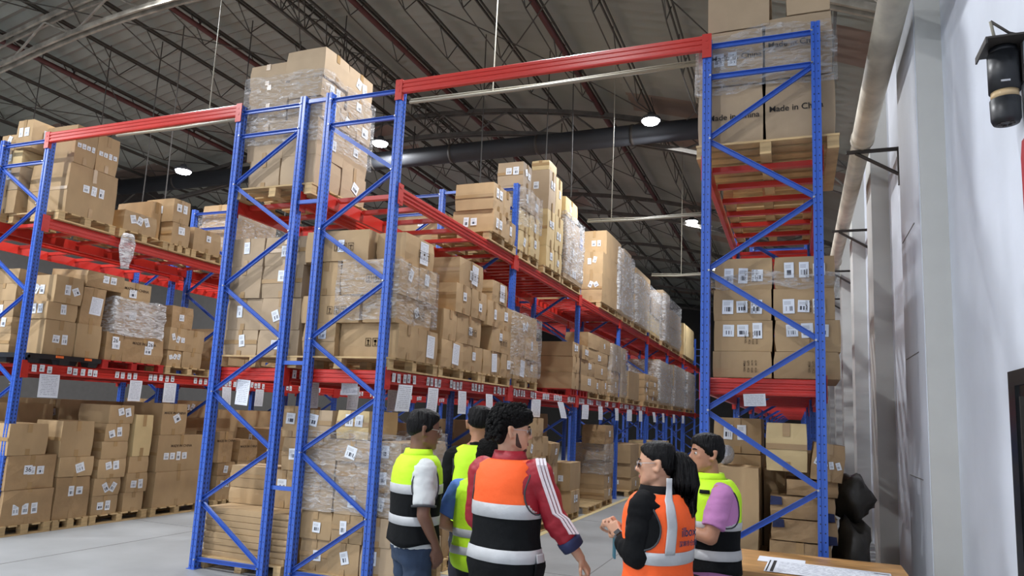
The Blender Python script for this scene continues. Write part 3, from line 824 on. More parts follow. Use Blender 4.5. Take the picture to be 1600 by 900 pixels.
astack(st, -3.72, BLM, [
    (2.56, -4.4, [2.30, 2.86, 3.33, 3.81, 4.34], ['P', 'a1', 'P', 'a1']),
    (2.88, -4.4, [2.52, 3.16, 3.75, 4.28], ['Ga1', '', 'a1']),
    (3.21, -4.4, [2.32, 2.75, 3.21, 4.23], ['a1', 'a1', 'a2']),
    (3.50, -4.3, [2.45, 2.98], ['GP'])])
st = 'fourth stack ' + sB
astack(st, -3.72, BLM, [
    (2.54, -4.5, [6.10, 6.59, 7.66, 8.2, 8.73], ['', 'a2', 'a1', 'a1']),
    (2.83, -4.5, [6.12, 6.56, 7.62, 8.69], ['', 'a2', 'a1']),
    (3.09, -4.5, [6.10, 7.12, 8.65], ['a2', 'a2']),
    (3.39, -4.2, [7.1, 7.9, 8.85], ['', 'a1'])])
FARK = 'cartons far down the centre aisle'
astack('fifth stack ' + sB, -3.72, BLM, [(2.79, -4.42, [8.95, 9.7, 10.4], ['a1', 'V']), (3.38, -4.42, [8.95, 10.36], ['Va1'])])
astack('sixth stack ' + sB, -3.72, BLM, [(2.91, -4.62, [10.7, 11.96], [''])])
astack('flat carton stack ' + sB, -3.72, BLM, [(2.42, -4.62, [12.64, 14.48], ['a1']), (2.62, -4.62, [12.62, 14.46], ['a1']), (2.82, -4.62, [12.6, 14.44], ['a2']), (2.98, -4.62, [12.58, 14.42], [''])])
astack('wrapped stack after flat cartons, centre rack', -3.72, BLM, [(2.85, -4.62, [14.67, 16.93], ['V']), (3.54, -4.62, [14.61, 16.86], ['V'])])
astack('white wrapped stack, centre rack middle shelf', -3.72, BLM, [(2.91, -4.62, [17.32, 19.86], ['V']), (3.60, -4.62, [17.25, 19.8], ['V'])])
astack('farthest visible stack ' + sB, -3.72, BLM, [(2.9, -4.62, [20.19, 22.44], ['V']), (3.6, -4.62, [20.13, 22.38], ['V'])])
for i, (a, b, full, m_) in enumerate(((.06, 1.08, 1, 'pine'), (1.12, 2.27, 1, 'pine'), (2.3, 3.35, 1, 'pine'), (3.37, 4.36, 1, 'pine'), (6.1, 7.2, 1, 'red_pallet'), (7.25, 8.75, 0, 'pine'), (8.9, 10.45, 0, 'pine'), (10.6, 12.1, 0, 'pine'), (12.5, 14.6, 0, 'pine'), (14.7, 17, 0, 'pine'), (17.2, 19.9, 0, 'pine'), (20.1, 22.5, 0, 'pine'))):
    pallet(-4.95 if i == 0 else -4.72, -3.74, a, b, ZM, '%s pallet, %s along the centre rack middle shelf' % ('red' if m_ == 'red_pallet' else 'wooden', (ORD+['tenth', 'eleventh', 'twelfth'])[i].replace('front', 'first')), m=m_, full=bool(full))
wrap(-4.42, -3.72, .09, .89, 2.62, 3.24, 'clear plastic wrap round nearest stack on centre rack middle shelf', seed=2)
wrap(-4.4, -3.72, 3.22, 4.34, 2.3, 3.20, 'clear plastic wrap round far end of third stack, centre rack', seed=3)
wrap(-4.42, -3.72, 8.95, 10.4, 2.3, 3.36, 'clear plastic wrap round fifth stack on centre rack middle shelf', seed=4)
wrap(-4.62, -3.72, 14.61, 16.9, 2.3, 3.5, 'cloudy plastic wrap beside the flat cartons, centre rack', 'wrap_white', seed=5)
wrap(-4.62, -3.72, 17.3, 19.86, 2.28, 3.58, 'white plastic wrap farther down the centre rack middle shelf', 'wrap_white', seed=6)
wrap(-4.62, -3.72, 20.15, 22.4, 2.28, 3.58, 'white plastic wrap on the farthest middle shelf stack', 'wrap_white', seed=7)

# ------------------------------------------------------------------ centre rack aisle row, upper shelf
sU = 'on centre rack upper shelf'
astack('nearest stack ' + sU, -3.72, BLU, [(4.43, -4.33, [2.35, 2.78, 3.2], ['n2a2', 'a1']), (4.80, -4.30, [2.33, 2.68, 2.9], ['a2', ''])], m='kraft')
astack('second stack ' + sU, -3.72, BLU, [(4.43, -4.42, [3.37, 3.74, 4.15], ['Ya1', 'Ya1']), (4.76, -4.42, [3.36, 3.72, 4.12], ['Y', 'Ya1']), (5.10, -4.42, [3.36, 3.70, 4.1], ['Va1', 'Va1']), (5.46, -4.15, [3.36, 3.72], ['n2Va2'])])
astack('tall third stack ' + sU, -3.72, BLU, [(4.47, -4.42, [4.5, 4.92, 5.3], ['Yn2a1', 'Ya1']), (5.08, -4.2, [4.5, 4.88, 5.3], ['Ya2', 'Ya2']), (5.74, -4.2, [4.5, 4.86, 5.2], ['Vn1a2', 'Ya1']), (5.90, -4.05, [4.5, 4.9], ['Y'])])
astack('wrapped fourth stack ' + sU, -3.72, BLU, [(4.45, -4.52, [5.4, 6.73], ['Va2']), (4.84, -4.52, [5.4, 6.55], ['Va1']), (5.23, -4.52, [5.4, 6.34], ['V']), (5.56, -4.52, [5.38, 6.09], ['Ya1'])])
astack('fifth stack ' + sU, -3.72, BLU, [(4.72, -4.2, [7.98, 9.31, 10.88], ['n2', 'Va1']), (5.19, -4.22, [8.02, 9.24, 10.81], ['n2', 'Va1']), (5.72, -4.28, [8.3, 9.62, 10.76], ['n2', 'Va1'])])
astack('sixth stack ' + sU, -3.72, BLU, [(4.67, -4.52, [11.16, 12.76, 14.7], ['Va1', 'Y']), (5.14, -4.52, [11.16, 12.7, 14.7], ['Va1', 'V']), (5.55, -4.52, [11.28, 13.0], ['a1'])])
astack('seventh stack ' + sU, -3.72, BLU, [(4.75, -4.52, [15.2, 16.75, 18.45], ['V', 'V']), (5.3, -4.52, [15.2, 16.69, 18.4], ['V', 'V']), (5.7, -4.52, [15.2, 16.6], ['V'])])
astack('eighth stack ' + sU, -3.72, BLU, [(4.64, -4.52, [19.3, 21.9], ['Y']), (5.25, -4.52, [19.3, 21.85], ['Y'])])
for i, (a, b, full) in enumerate(((2.28, 3.26, 1), (3.34, 4.2, 1), (4.42, 5.34, 1), (5.38, 6.75, 0), (7.95, 9.3, 0), (9.4, 10.9, 0), (11.1, 12.8, 0), (12.9, 14.75, 0), (15.1, 16.8, 0), (16.9, 18.6, 0), (19.2, 21.95, 0))):
    pallet(-4.6, -3.74, a, b, ZU, 'wooden pallet, %s along the centre rack upper shelf' % (ORD+['tenth', 'eleventh'])[i].replace('front', 'first'), full=bool(full))
wrap(-4.42, -3.72, 3.36, 4.14, 4.5, 5.08, 'clear plastic wrap round second stack on centre rack upper shelf', seed=11)
wrap(-4.52, -3.72, 5.38, 6.5, 4.2, 5.3, 'cloudy plastic wrap round fourth stack on centre rack upper shelf', 'wrap_white', seed=12)
wrap(-4.22, -3.70, 9.3, 10.85, 4.16, 5.6, 'cloudy plastic wrap on far end of fifth stack, upper shelf', 'wrap_white', seed=13)
wrap(-4.52, -3.70, 11.2, 14.7, 4.16, 5.4, 'white plastic wrap round sixth stack on centre rack upper shelf', 'wrap_white', seed=14)
wrap(-4.52, -3.70, 15.2, 18.4, 4.16, 5.6, 'white plastic wrap round seventh stack on centre rack upper shelf', 'wrap_white', seed=15)

# ------------------------------------------------------------------ centre rack aisle row, ground
st = 'front ground stack of the centre rack'
nstack(st, .10, .95, BLG, [
    (.43, [-4.66, -4.31, -3.94, -3.55], ['n1', 'n1', 'Vn1']),
    (.70, [-4.68, -4.29, -3.92, -3.60], ['n1', 'n1', 'V']),
    (.94, [-4.66, -4.29, -3.90, -3.60], ['V', 'Vn1', 'Vn1']),
    (1.21, [-4.69, -4.31, -3.90, -3.58], ['V', 'V', 'Vn1']),
    (1.42, [-4.70, -4.31, -3.90, -3.56], ['V', 'Vn1', 'Vn1'])])
carton(-4.78, -4.39, .12, .75, 1.423, 1.70, 'small carton with one sticker standing on the front ground stack, left side', 'Vn1')
carton(-4.36, -3.97, .14, .70, 1.423, 1.71, 'carton with two white stickers on top of front ground stack, right side', 'Yn2')
wrap(-4.70, -3.58, .11, 1.05, .72, 1.5, 'cloudy plastic wrap round the front ground stack behind the blue frame', seed=21)
st = 'second ground stack of the centre rack'
astack(st, -3.70, BLG, [(.52, -4.5, [1.35, 1.75, 2.2], ['a1', '']), (.90, -4.5, [1.35, 1.75, 2.2], ['', 'a1']), (1.25, -4.5, [1.35, 1.8, 2.2], ['a1', ''])])
st = 'third ground stack of the centre rack'
astack(st, -3.70, BLG, [(.45, -4.5, [2.4, 2.9, 3.4], ['', '']), (.8, -4.5, [2.4, 3.4], ['']), (1.2, -4.5, [2.45, 3.1], [''])])
st = 'ground stack beside the curly haired man'
astack(st, -3.66, BLG, [(.40, -4.4, [4.1, 4.75], ['']), (.67, -4.4, [4.1, 4.72], ['a1']), (1.13, -4.4, [4.05, 4.66], ['']), (1.43, -4.3, [3.88, 4.2, 4.8], ['a1', '']), (1.71, -4.2, [3.92, 4.5], [''])])
carton(-4.1, -3.70, 4.95, 5.4, 1.02, 1.34, 'small carton leaning beyond the stack behind the curly haired man', 'a1', tilt=.12)
astack('low ground stack after the leaning carton', -3.70, BLG, [(.55, -4.3, [4.9, 5.5], ['']), (1.0, -4.3, [4.9, 5.45], ['a1'])])
astack('narrow ground stack in front of tallest wrapped one', -3.60, BLG, [(.50, -4.0, [5.9, 6.4], ['a2']), (.97, -4.0, [5.85, 6.5], ['n1'])])
st = 'tall wrapped ground stack, centre rack'
astack(st, -3.62, BLG, [(.34, -4.2, [8.22, 8.83], ['a1']), (.63, -4.2, [8.22, 8.85], ['a1']), (.92, -4.27, [8.24, 8.87], ['V']), (1.24, -4.27, [8.2, 8.85], ['V']), (1.62, -4.11, [8.16, 8.9], ['Xa1'])])
wrap(-4.27, -3.62, 8.22, 8.87, .64, 1.24, 'cloudy plastic wrap round tall ground stack in the centre aisle', seed=22)
astack('ground stack past the second visible post', -3.62, BLG, [(.41, -4.2, [10.75, 11.65], ['n1a1']), (.74, -4.2, [10.71, 11.63], ['a1']), (1.18, -4.2, [10.66, 11.6], [''])])
astack('ground stack near the woman, far aisle', -3.62, BLG, [(.36, -4.5, [12.25, 13.2], ['']), (.74, -4.5, [12.2, 13.17], ['a1']), (1.15, -4.5, [12.15, 13.1], [''])])
astack('farthest ground stack of the centre aisle', -3.62, BLG, [(.65, -4.5, [14.3, 15.9], ['']), (1.18, -4.5, [14.3, 15.9], ['Y'])])
for i, (a, b, full) in enumerate(((.08, 1.1, 1), (1.3, 2.3, 1), (2.35, 3.45, 1), (3.85, 4.85, 1), (4.88, 5.75, 1), (5.8, 6.9, 1), (8.1, 9.0, 1), (10.5, 11.7, 0), (12.0, 13.3, 0), (14.2, 16.0, 0))):
    pallet(-4.62 if i else -4.72, -3.64 if i else -3.56, a, b, 0, 'wooden pallet, %s on the ground along the centre aisle' % (ORD+['tenth'])[i].replace('front', 'first'), full=bool(full))
pallet(-4.5, -3.6, 6.95, 7.95, 0, 'empty wooden pallet on the ground beside the centre aisle line', m='pine')

# ------------------------------------------------------------------ centre rack back row
st = 'tall wrapped stack atop the centre rack'
ax = [(4.47, -5.80), (4.90, -5.87), (5.15, -5.90), (5.38, -5.93)]
nstack('left half, '+st, .12, .95, BLU, [(z_, [x_, -5.36], ['V']) for z_, x_ in ax] + [(5.64, [-5.95, -5.42], ['V'])])
astack('right half, '+st, -4.86, BLU, [(4.47, -5.34, [.10, .58, 1.08], ['Va1', 'Va1']), (4.90, -5.34, [.10, .60, 1.08], ['Va2', 'Va1']), (5.15, -5.34, [.12, .45, .78, 1.08], ['Va1', 'Va1', 'Va1']), (5.38, -5.34, [.10, .55, 1.07], ['Va2', 'Va1']), (5.72, -5.40, [.10, .56, 1.06], ['V', 'Va2'])])
pallet(-5.92, -4.86, .06, 1.12, ZU, 'wooden pallet under the tall wrapped stack atop the centre rack')
wrap(-5.93, -4.87, .10, 1.1, 4.62, 5.45, 'glossy plastic wrap round the tall stack atop the centre rack', seed=31)
st = 'nearest stack on back row middle shelf'
nstack(st, .12, 1.0, BLM, [
    (2.53, [-5.94, -5.46, -4.92], ['n1', 'n1']), (2.88, [-5.94, -5.45, -4.92], ['n1', 'n1']),
    (3.24, [-5.95, -5.47, -4.92], ['', 'n1']), (3.56, [-5.95, -5.48, -4.90], ['n1', 'n1'])], m='kraft_grey')
pallet(-5.96, -4.94, .08, 1.14, ZM, 'wooden pallet under the nearest stack on back row middle shelf')
t_ = 'stack of long flat panels behind the leftmost centre frame'
z_ = BLG
for k in range(8):
    dx = random.uniform(-.012, .012)
    carton(-5.93+dx, -4.83+dx, .12+random.uniform(0, .02), 1.05, z_, z_+.062, 'flat panel carton, %s from the bottom of the floor pile' % ['first', 'second', 'third', 'fourth', 'fifth', 'sixth', 'seventh', 'topmost, eighth'][k], 'T', 'flat panel cartons', 'kraft', rz=0); z_ += .063
pallet(-5.93, -4.85, .10, 1.08, 0, 'wooden pallet under the pile of flat panel cartons')
PT = BLG+8*.063
carton(-5.98, -5.45, .50, .95, PT, .80, 'low carton resting on the flat panels, left, lower of two', 'T')
carton(-5.99, -5.45, .51, .95, .802, 1.04, 'carton resting on the flat panels, left, upper of two', '')
carton(-5.38, -5.08, .50, .92, PT, 1.03, 'narrow carton column on the flat panels, bottom one', 'n1')
carton(-5.30, -5.00, .50, .90, 1.032, 1.385, 'narrow carton column on the flat panels, middle one', 'n1')
carton(-5.34, -5.10, .52, .88, 1.387, 1.73, 'narrow carton column on the flat panels, top one', 'n1')
def fill(row, y0, y1, z0, zmax, place, kind='a', step=1.15, x=None):
    x0, x1 = x or (ROWS[row][0]-.02, ROWS[row][1]+.02); y = y0; i = 0
    while y+step*.85 <= y1:
        top = z0; n = 0; lim = zmax - random.uniform(0, .35)
        hs = []
        while top < lim-.25: h_ = random.uniform(.28, .46); hs.append(h_); top += h_
        zz = z0; split = random.random() < .5
        for q, h_ in enumerate(hs):
            nm = '%s, stack %s' % (place, ['one', 'two', 'three', 'four', 'five', 'six', 'seven', 'eight', 'nine', 'ten'][i])
            nm = nm.replace('added fill, back row upper shelf farther on', 'back row far upper shelf').replace('right rack upper shelf behind the huge cartons', 'right rack upper shelf').replace('back row ground behind the aisle cartons', 'back row ground').replace('left rack ground behind the front cartons', 'left rack ground rear').replace('far left rack middle shelf second bay', 'far left rack second bay')
            ly = 'top layer' if q == len(hs)-1 and q else LAYER[q]
            a, b = y+.03, y+step-.05
            cp = clear_posts(a, b, .012)
            if not cp: continue
            a, b = max(cp, key=lambda w_: w_[1]-w_[0])
            if split and q < 2 and b-a > .8:
                mid = (a+b)/2
                carton(x0+.05, x1-.02, a, mid, zz, zz+h_, 'carton in shade, %s near end, %s' % (ly, nm), random.choice(('', 'a1', 'n1')), 'cartons deeper in the racks')
                carton(x0+.05, x1-.02, mid, b, zz, zz+h_, 'carton in shade, %s far end, %s' % (ly, nm), random.choice(('', 'a1')), 'cartons deeper in the racks')
            else:
                carton(x0+.05+random.uniform(0, .1), x1-.02, a, b, zz, zz+h_, 'carton in shade, %s, %s' % (ly, nm), random.choice(('', 'a2', 'n1')), 'cartons deeper in the racks')
            zz += h_
        pallet(x0+.04, x1-.02, y, y+step-.04, z0-.125, 'wooden pallet in shade, %s, stack %s' % (place, ['one', 'two', 'three', 'four', 'five', 'six', 'seven', 'eight', 'nine', 'ten'][i]), full=False, group='pallets deeper in the racks')
        y += step; i += 1
fill('A', 1.85, 9.4, BLG, 1.75, 'back row ground behind the aisle cartons')
fill('A', 1.3, 9.9, BLM, 3.1, 'back row middle shelf', step=1.7)  # near stacks are hidden by the aisle row, added to block light
fill('A', 3.0, 5.4, BLU, 4.95, 'back row upper shelf')
fill('A', 5.4, 9.9, BLU, 4.8, 'added fill, back row upper shelf farther on', step=4.4)  # cartons added to keep lamp light off the red shelf undersides
fill('Z', .1, 3.0, BLM, 3.2, 'far left rack middle shelf')
fill('Z', .1, 7.2, BLG, 1.9, 'far left rack ground', step=2.3)
fill('L', 4.8, 9.6, BLG, 1.75, 'left rack ground second bay', step=1.5)
fill('Z', 3.3, 8.4, BLM, 3.2, 'far left rack middle shelf second bay', step=2.4)

# ------------------------------------------------------------------ left rack
XL = -8.98
sl = 'left rack upper shelf'
carton(-9.72, XL, .27, 1.0, BLU, 4.82, 'very large carton with three stickers, nearest on left rack upper shelf', 'a3')
carton(-9.58, XL, .30, .62, 4.822, 5.35, 'carton with many stickers, nearer of the pair on the very large carton', 'n2a4')
carton(-9.58, XL, .62, .96, 4.822, 5.35, 'carton with four stickers, farther of the pair on the very large carton', 'a4')
carton(-10.25, -9.78, .15, .75, BLU, 4.45, 'brown carton left of the very large carton, bottom', '')
carton(-10.25, -9.78, .15, .75, 4.452, 4.80, 'brown carton left of the very large carton, second layer', 'Vn1')
carton(-10.25, -9.78, .15, .75, 4.802, 5.02, 'low carton left of the paired cartons, third layer', 'Yn1')
carton(-9.92, -9.60, .12, .70, 5.022, 5.42, 'carton with sticker pairs, topmost at far left of the photo', 'n2a2', gap=.006)
carton(-10.25, -9.94, .15, .7, 5.022, 5.25, 'small carton with shiny tape at the far left edge', 'n1')
pallet(-9.95, XL+.01, .2, 1.04, ZU, 'wooden pallet under the very large carton, left rack upper shelf')
pallet(-10.3, -9.97, .1, .9, ZU, 'wooden pallet beside it at far left of left rack upper shelf')
carton(-9.45, XL, 1.15, 1.72, BLU, 4.42, 'small carton with three stickers, second on left rack upper shelf', 'a3')
carton(-9.95, -9.2, 1.78, 1.96, BLU, 4.75, 'thin carton standing behind the three-sticker carton, left rack', 'n1')
astack('third stack on left rack upper shelf', XL, BLU, [(4.47, -9.55, [1.99, 2.34], ['a1']), (4.84, -9.57, [1.97, 2.30], ['n1a2'])])
carton(-9.68, XL, 2.42, 3.0, BLU, 4.50, 'low carton with one sticker, fourth on left rack upper shelf', 'a1')
for i, (a, b) in enumerate(((1.1, 1.95), (1.97, 2.38), (2.4, 3.1))): pallet(-9.9, XL+.01, a, b, ZU, 'wooden pallet, %s along the left rack upper shelf' % ['second', 'third', 'fourth'][i])
fill('L', 3.3, 4.6, BLU, 5.4, 'left rack upper shelf second bay')
wrap(-10.0, -9.08, 3.4, 5.5, BLU+.3, 5.0, 'dark looking plastic wrap on left rack second bay, upper shelf', seed=41)
st = 'nearest stack on left rack middle shelf'
astack(st, XL, BLM, [(2.70, -9.36, [.26, .68, 1.05], ['a2', '']), (2.93, -9.36, [.24, .66], ['n2a1']), (3.29, -9.46, [.30, .69], ['n2a2'])])
carton(-9.38, XL-.02, .70, 1.04, 2.702, 3.22, 'dented tall carton with large white sheet leaning on left rack stack', 'XP', tilt=.05)
carton(-9.7, XL, .72, 1.3, 3.235, 3.46, 'tilted top carton with two stickers on left rack middle shelf', 'Xa2', tilt=.06)
zs = [BLM, 2.50, 2.72, 2.93, 3.16, 3.36]
for k in range(5): carton(-10.0, -9.50, .16, .9, zs[k], zs[k+1], 'carton with stickers behind the leftmost blue frame, %s' % (LAYER[k] if k < 4 else 'top layer'), ['', 'n2', 'n2', '', ''][k])
t = thing('pallet', 'black plastic pallet with orange clips, nearest on left rack middle shelf', 'pallet', (-9.5, .63, ZM))
MB().box(-.52, .53, -.55, .45, .095, .12).box(-.52, .53, -.55, -.53, .06, .095).box(.51, .53, -.55, .45, .06, .095).obj('deck', 'black_plastic', t)
for x in (-.42, 0, .42):
    for y in (-.45, -.05, .36): MB().rings([[(x+a*.06, y+b*.06, 0) for a, b in ((-1, -1), (1, -1), (1, 1), (-1, 1))], [(x+a*.09, y+b*.08, .094) for a, b in ((-1, -1), (1, -1), (1, 1), (-1, 1))]]).obj('foot', 'black_plastic', t)
for y in (-.15, .25): MB().box(.531, .54, y-.05, y+.05, .085, .115).obj('clip', 'orange_plastic', t)
st = 'second stack on left rack middle shelf'
astack(st, XL, BLM, [(2.65, -9.78, [1.12, 1.40, 2.10], ['Xa1', 'Xma1']), (3.06, -9.7, [1.21, 1.88], ['Xa1']), (3.40, -9.6, [1.26, 1.76], ['ma1'])])
wrap(-9.75, XL, 1.2, 2.0, 2.62, 3.15, 'baggy plastic wrap round second stack on left rack middle shelf', 'wrap_white', .03, 42)
pallet(-9.85, XL+.01, 1.1, 2.13, ZM, 'red wooden pallet on the left rack middle shelf', m='red_pallet')
st = 'third stack on left rack middle shelf'
astack(st, XL, BLM, [(2.50, -9.7, [2.19, 2.47, 2.86], ['a3', '']), (2.85, -9.7, [2.17, 2.5, 2.88], ['a3', 'n1']), (3.19, -9.6, [2.18, 2.6], ['Xa1'])])
pallet(-9.85, XL+.01, 2.16, 3.1, ZM, 'wooden pallet, third on the left rack middle shelf')
fill('L', 3.35, 4.7, BLM, 3.2, 'left rack middle shelf second bay')
st = 'nearest ground stack of the left rack'
astack(st, XL, BLG, [(.55, -9.75, [.03, .66], ['Xa3']), (.97, -9.75, [.02, .65], ['Xa2']), (1.36, -9.75, [.0, .50], [''])])
st = 'second ground stack of the left rack'
astack(st, XL, BLG, [(.67, -9.75, [.68, 1.17], ['Xa2']), (.93, -9.75, [.68, 1.17], ['n1a1']), (1.40, -9.5, [.66, 1.13], ['n1'])])
st = 'six-high ground stack, left rack'
astack(st, XL, BLG, [(.38, -9.6, [1.22, 1.62], ['a2']), (.62, -9.6, [1.22, 1.64], ['a2']), (.88, -9.6, [1.24, 1.68], ['a2']), (1.12, -9.6, [1.26, 1.68], ['n1']), (1.37, -9.6, [1.30, 1.69], ['a2']), (1.63, -9.6, [1.32, 1.73], ['a2'])])
st = 'fourth ground stack of the left rack'
astack(st, XL, BLG, [(.39, -9.6, [1.70, 2.04], ['']), (.66, -9.6, [1.72, 2.08], ['a2']), (.90, -9.6, [1.74, 2.08], ['']), (1.50, -9.5, [1.76, 2.08], ['Y'])])
st = 'large carton stack on left rack ground'
astack(st, XL, BLG, [(.65, -9.85, [2.21, 3.08], ['']), (1.20, -9.85, [2.20, 3.08], ['ma4']), (1.68, -9.85, [2.22, 2.70], ['ma1'])])
st = 'bulging ground stack past the left frame'
astack(st, XL, BLG, [(.52, -9.7, [3.45, 3.85], ['a2']), (.74, -9.7, [3.45, 3.85], ['Xa1']), (1.25, -9.5, [3.4, 3.72], ['Xm'])])
astack('last visible ground stack of the left rack', XL, BLG, [(.4, -9.7, [3.95, 4.7], ['']), (.74, -9.7, [3.9, 4.6], ['a3']), (1.10, -9.7, [3.9, 4.35], ['Xm'])])
for i, (a, b) in enumerate(((.0, .66), (.68, 1.18), (1.2, 2.12), (2.18, 3.15), (3.35, 3.88), (3.9, 4.75))): pallet(-9.9, XL+.02, a, b, 0, 'wooden pallet, %s on the ground along the left rack' % ORD[i].replace('front', 'first'))
fill('L', .1, 4.7, BLG, 1.7, 'left rack ground behind the front cartons', x=(-10.30, -9.92))
# crumpled plastic hanging below the left upper shelf
def crumple(name, c, w, h, m, label, cat, seed=0, d=.12):
    rings = []; n = 18
    for k in range(9):
        z = -h*k/8; ww = w*(.35+.75*math.sin(PI*min(1, .15+k/9))); rings.append([(ww/2*math.cos(2*PI*i/n)*(1+.25*noise.noise(Vector((i, k*.7, seed)))), d/2*math.sin(2*PI*i/n)*(1+.6*noise.noise(Vector((i*1.3, k, seed+5)))), z) for i in range(n)])
    mb = MB(); mb.rings(rings); o = mb.obj(name, m, None, True, c, (0, 0, PI/2)); return tag(o, label, cat)
crumple('plastic_scrap', (XL+.05, 1.22, 4.06), .22, .5, 'wrap_white', 'torn clear plastic hanging over the left rack upper beam', 'plastic wrap', 3)

# ------------------------------------------------------------------ right rack
st = 'huge wrapped stack on right rack'
def rcarton(x0, x1, z0, z1, label, text=None, D=1.0, tx=0, tz=.5, fl='V', size=.058):
    o = carton(x0, x1, .14, .14+D, z0, z1, label, fl, 'large cartons on the right rack', tape=False, rz=0)
    if text:
        obj('printed_text', txt(text, size, 'ink'), o, (tx, -D/2-.006, (z1-z0)*tz), (PI/2, 0, 0))
    return o
pallet(-.80, .345, .06, 1.2, ZU, 'pale wooden pallet under the huge cartons on right rack')
rcarton(-.80, -.245, BLU, 4.68, 'huge carton reading Made in China, lower left on right rack', 'Made in China', tx=.03, tz=.48, size=.074)
rcarton(-.235, .325, BLU, 4.69, 'huge carton reading Made in China, lower right on right rack', 'Made in China', tx=-.03, tz=.52, size=.074)
rcarton(-.80, -.245, 4.69, 5.20, 'huge carton reading Made in China, upper left on right rack', 'Made in China', tx=.05, tz=.50, fl='VSn2', size=.074)
rcarton(-.235, .31, 4.70, 5.26, 'huge carton reading Made in China, upper right on right rack', 'Made in China', tx=-.03, tz=.55, size=.074)
rcarton(-.72, -.19, 5.21, 5.85, 'plain carton on top of right rack stack, left')
rcarton(-.06, .30, 5.27, 5.85, 'plain carton on top of right rack stack, right')
wrap(-.80, .32, .14, 1.14, 4.62, 5.18, 'clear plastic wrap round the huge cartons on right rack', seed=51)
def rline(o, x, z, rot, lines, s_=.022, d=1.0):
    for k, l in enumerate(lines): obj('printed_text', txt(l, s_, 'ink_brown'), o, (x+k*.03, -d/2-.009, z), (PI/2, rot, 0))
zr_ = [2.126, 2.345, 2.605, 2.87, 3.14]
for i in range(4):
    for k, (a, b) in enumerate(((-.66, -.185), (-.175, .33 if i < 2 else .30))):
        D = .95
        o = carton(a, b, .16+.01*i, 1.12, zr_[i], zr_[i+1], 'carton with printed columns%s, right rack middle shelf, %s %s' % (' and stickers' if i else '', ['bottom', 'second', 'third', 'top'][i], ['left', 'right'][k]), 'Sn3' if i else '', 'cartons on right rack middle shelf', tape=False)
        dd = 1.12-(.16+.01*i)-.008
        rline(o, .02, (zr_[i+1]-zr_[i])*.42, PI/2, ['ITEM NO.', 'QTY.  PCS', 'N.W.  KGS', 'G.W.  KGS'], d=dd)
wrap(-.66, .31, .18, 1.12, 2.88, 3.0, 'narrow band of clear wrap round top cartons, right rack', seed=52)
# ground clutter of the right rack
rg = 'loose cartons on the ground of the right rack'
carton(-.56, -.235, .12, .62, .02, .735, 'large carton base under the tallest one, right rack ground', '', rg)
carton(-.60, -.29, .12, .60, .74, 1.40, 'tall plain carton behind the man in pink, right rack ground', 'T', rg)
carton(-.285, -.10, .72, 1.2, .02, 1.38, 'open flapped carton beside the tall plain one, right rack', 'T', rg)
carton(-.70, -.29, .64, 1.2, 1.49, 1.80, 'carton with two stickers, top left on right rack ground', 'n2', rg, gap=.004)
carton(-.70, -.29, .64, 1.2, .02, 1.485, 'tall carton hidden beneath the two-sticker carton, right rack', 'T', rg)
carton(-.245, .075, .22, .78, 1.385, 1.77, 'square taped carton, top middle on right rack ground', 'Y', rg)
carton(.085, .33, .20, .75, 1.33, 1.62, 'worn carton with four stickers leaning at the right post', 'n4X', rg, tilt=.1)
carton(-.09, .30, .25, .80, 1.20, 1.325, 'squashed carton under the square taped one', 'X', rg)
carton(-.21, .27, .14, .70, 1.03, 1.195, 'crumpled carton with dark corner tape, upper of two', 'X', rg)
carton(-.20, .29, .13, .70, .86, 1.025, 'crumpled carton with dark corner tape, lower of two', 'X', rg)
carton(-.225, .24, .12, .70, .43, .855, 'carton wrapped in bubble film behind the table', 'X', rg)
carton(-.225, .24, .12, .70, .02, .425, 'bottom carton behind the table, right rack ground', '', rg)
def blob(name, c, r, m, label, cat, seed=0, amt=.3, n=18, k=10, group=None):
    mb = MB(); mb.sphere((0, 0, 0), 1, n, k)
    mb.v = [tuple(Vector((p[0]*r[0], p[1]*r[1], p[2]*r[2]))*(1+amt*noise.noise(Vector(p)*1.7+Vector((seed, seed, 0))))) for p in mb.v]
    return tag(mb.obj(name, m, None, True, c), label, cat, group)
blob('bubble_wrap_roll', (-.575, .40, 1.485), (.075, .16, .083), 'bubble', 'bundle of white bubble wrap on top of the tall plain carton', 'bubble wrap', 2, .15)
blob('rubbish_bag', (.42, .75, 1.18), (.15, .3, .2), 'bag_black', 'black rubbish bag, upper one between right rack and wall', 'bag', 3, .5)
blob('rubbish_bag', (.40, .55, .80), (.14, .28, .22), 'bag_black', 'black rubbish bag, middle one between right rack and wall', 'bag', 5, .5)
blob('rubbish_bag', (.42, .6, .3), (.2, .35, .32), 'bag_black', 'black rubbish bag on the floor between right rack and wall', 'bag', 7, .4)
blob('bubble_film', (.03, .3, .82), (.15, .14, .05), 'bubble', 'crumpled bubble film in front of the wrapped carton', 'bubble wrap', 9, .3)
fill('R', 1.25, 3.4, BLU, 4.6, 'right rack upper shelf behind the huge cartons', step=1.05)
fill('R', 1.3, 8.2, BLM, 2.75, 'added fill, right rack middle shelf rear', step=2.6)  # unseen rear cartons, put in to darken the red shelf underside
fill('R', 1.35, 2.6, BLG, 1.55, 'right rack ground further back')
# delivery note tucked under the stop beam
o = obj('paper_note', plate_uv('paper_note', .17, .11, 'sheet'), None, (-.32, .08, 1.94), (.5, -.05, 0)); tag(o, 'printed note stuck under the right rack shelf mouth', 'paper')

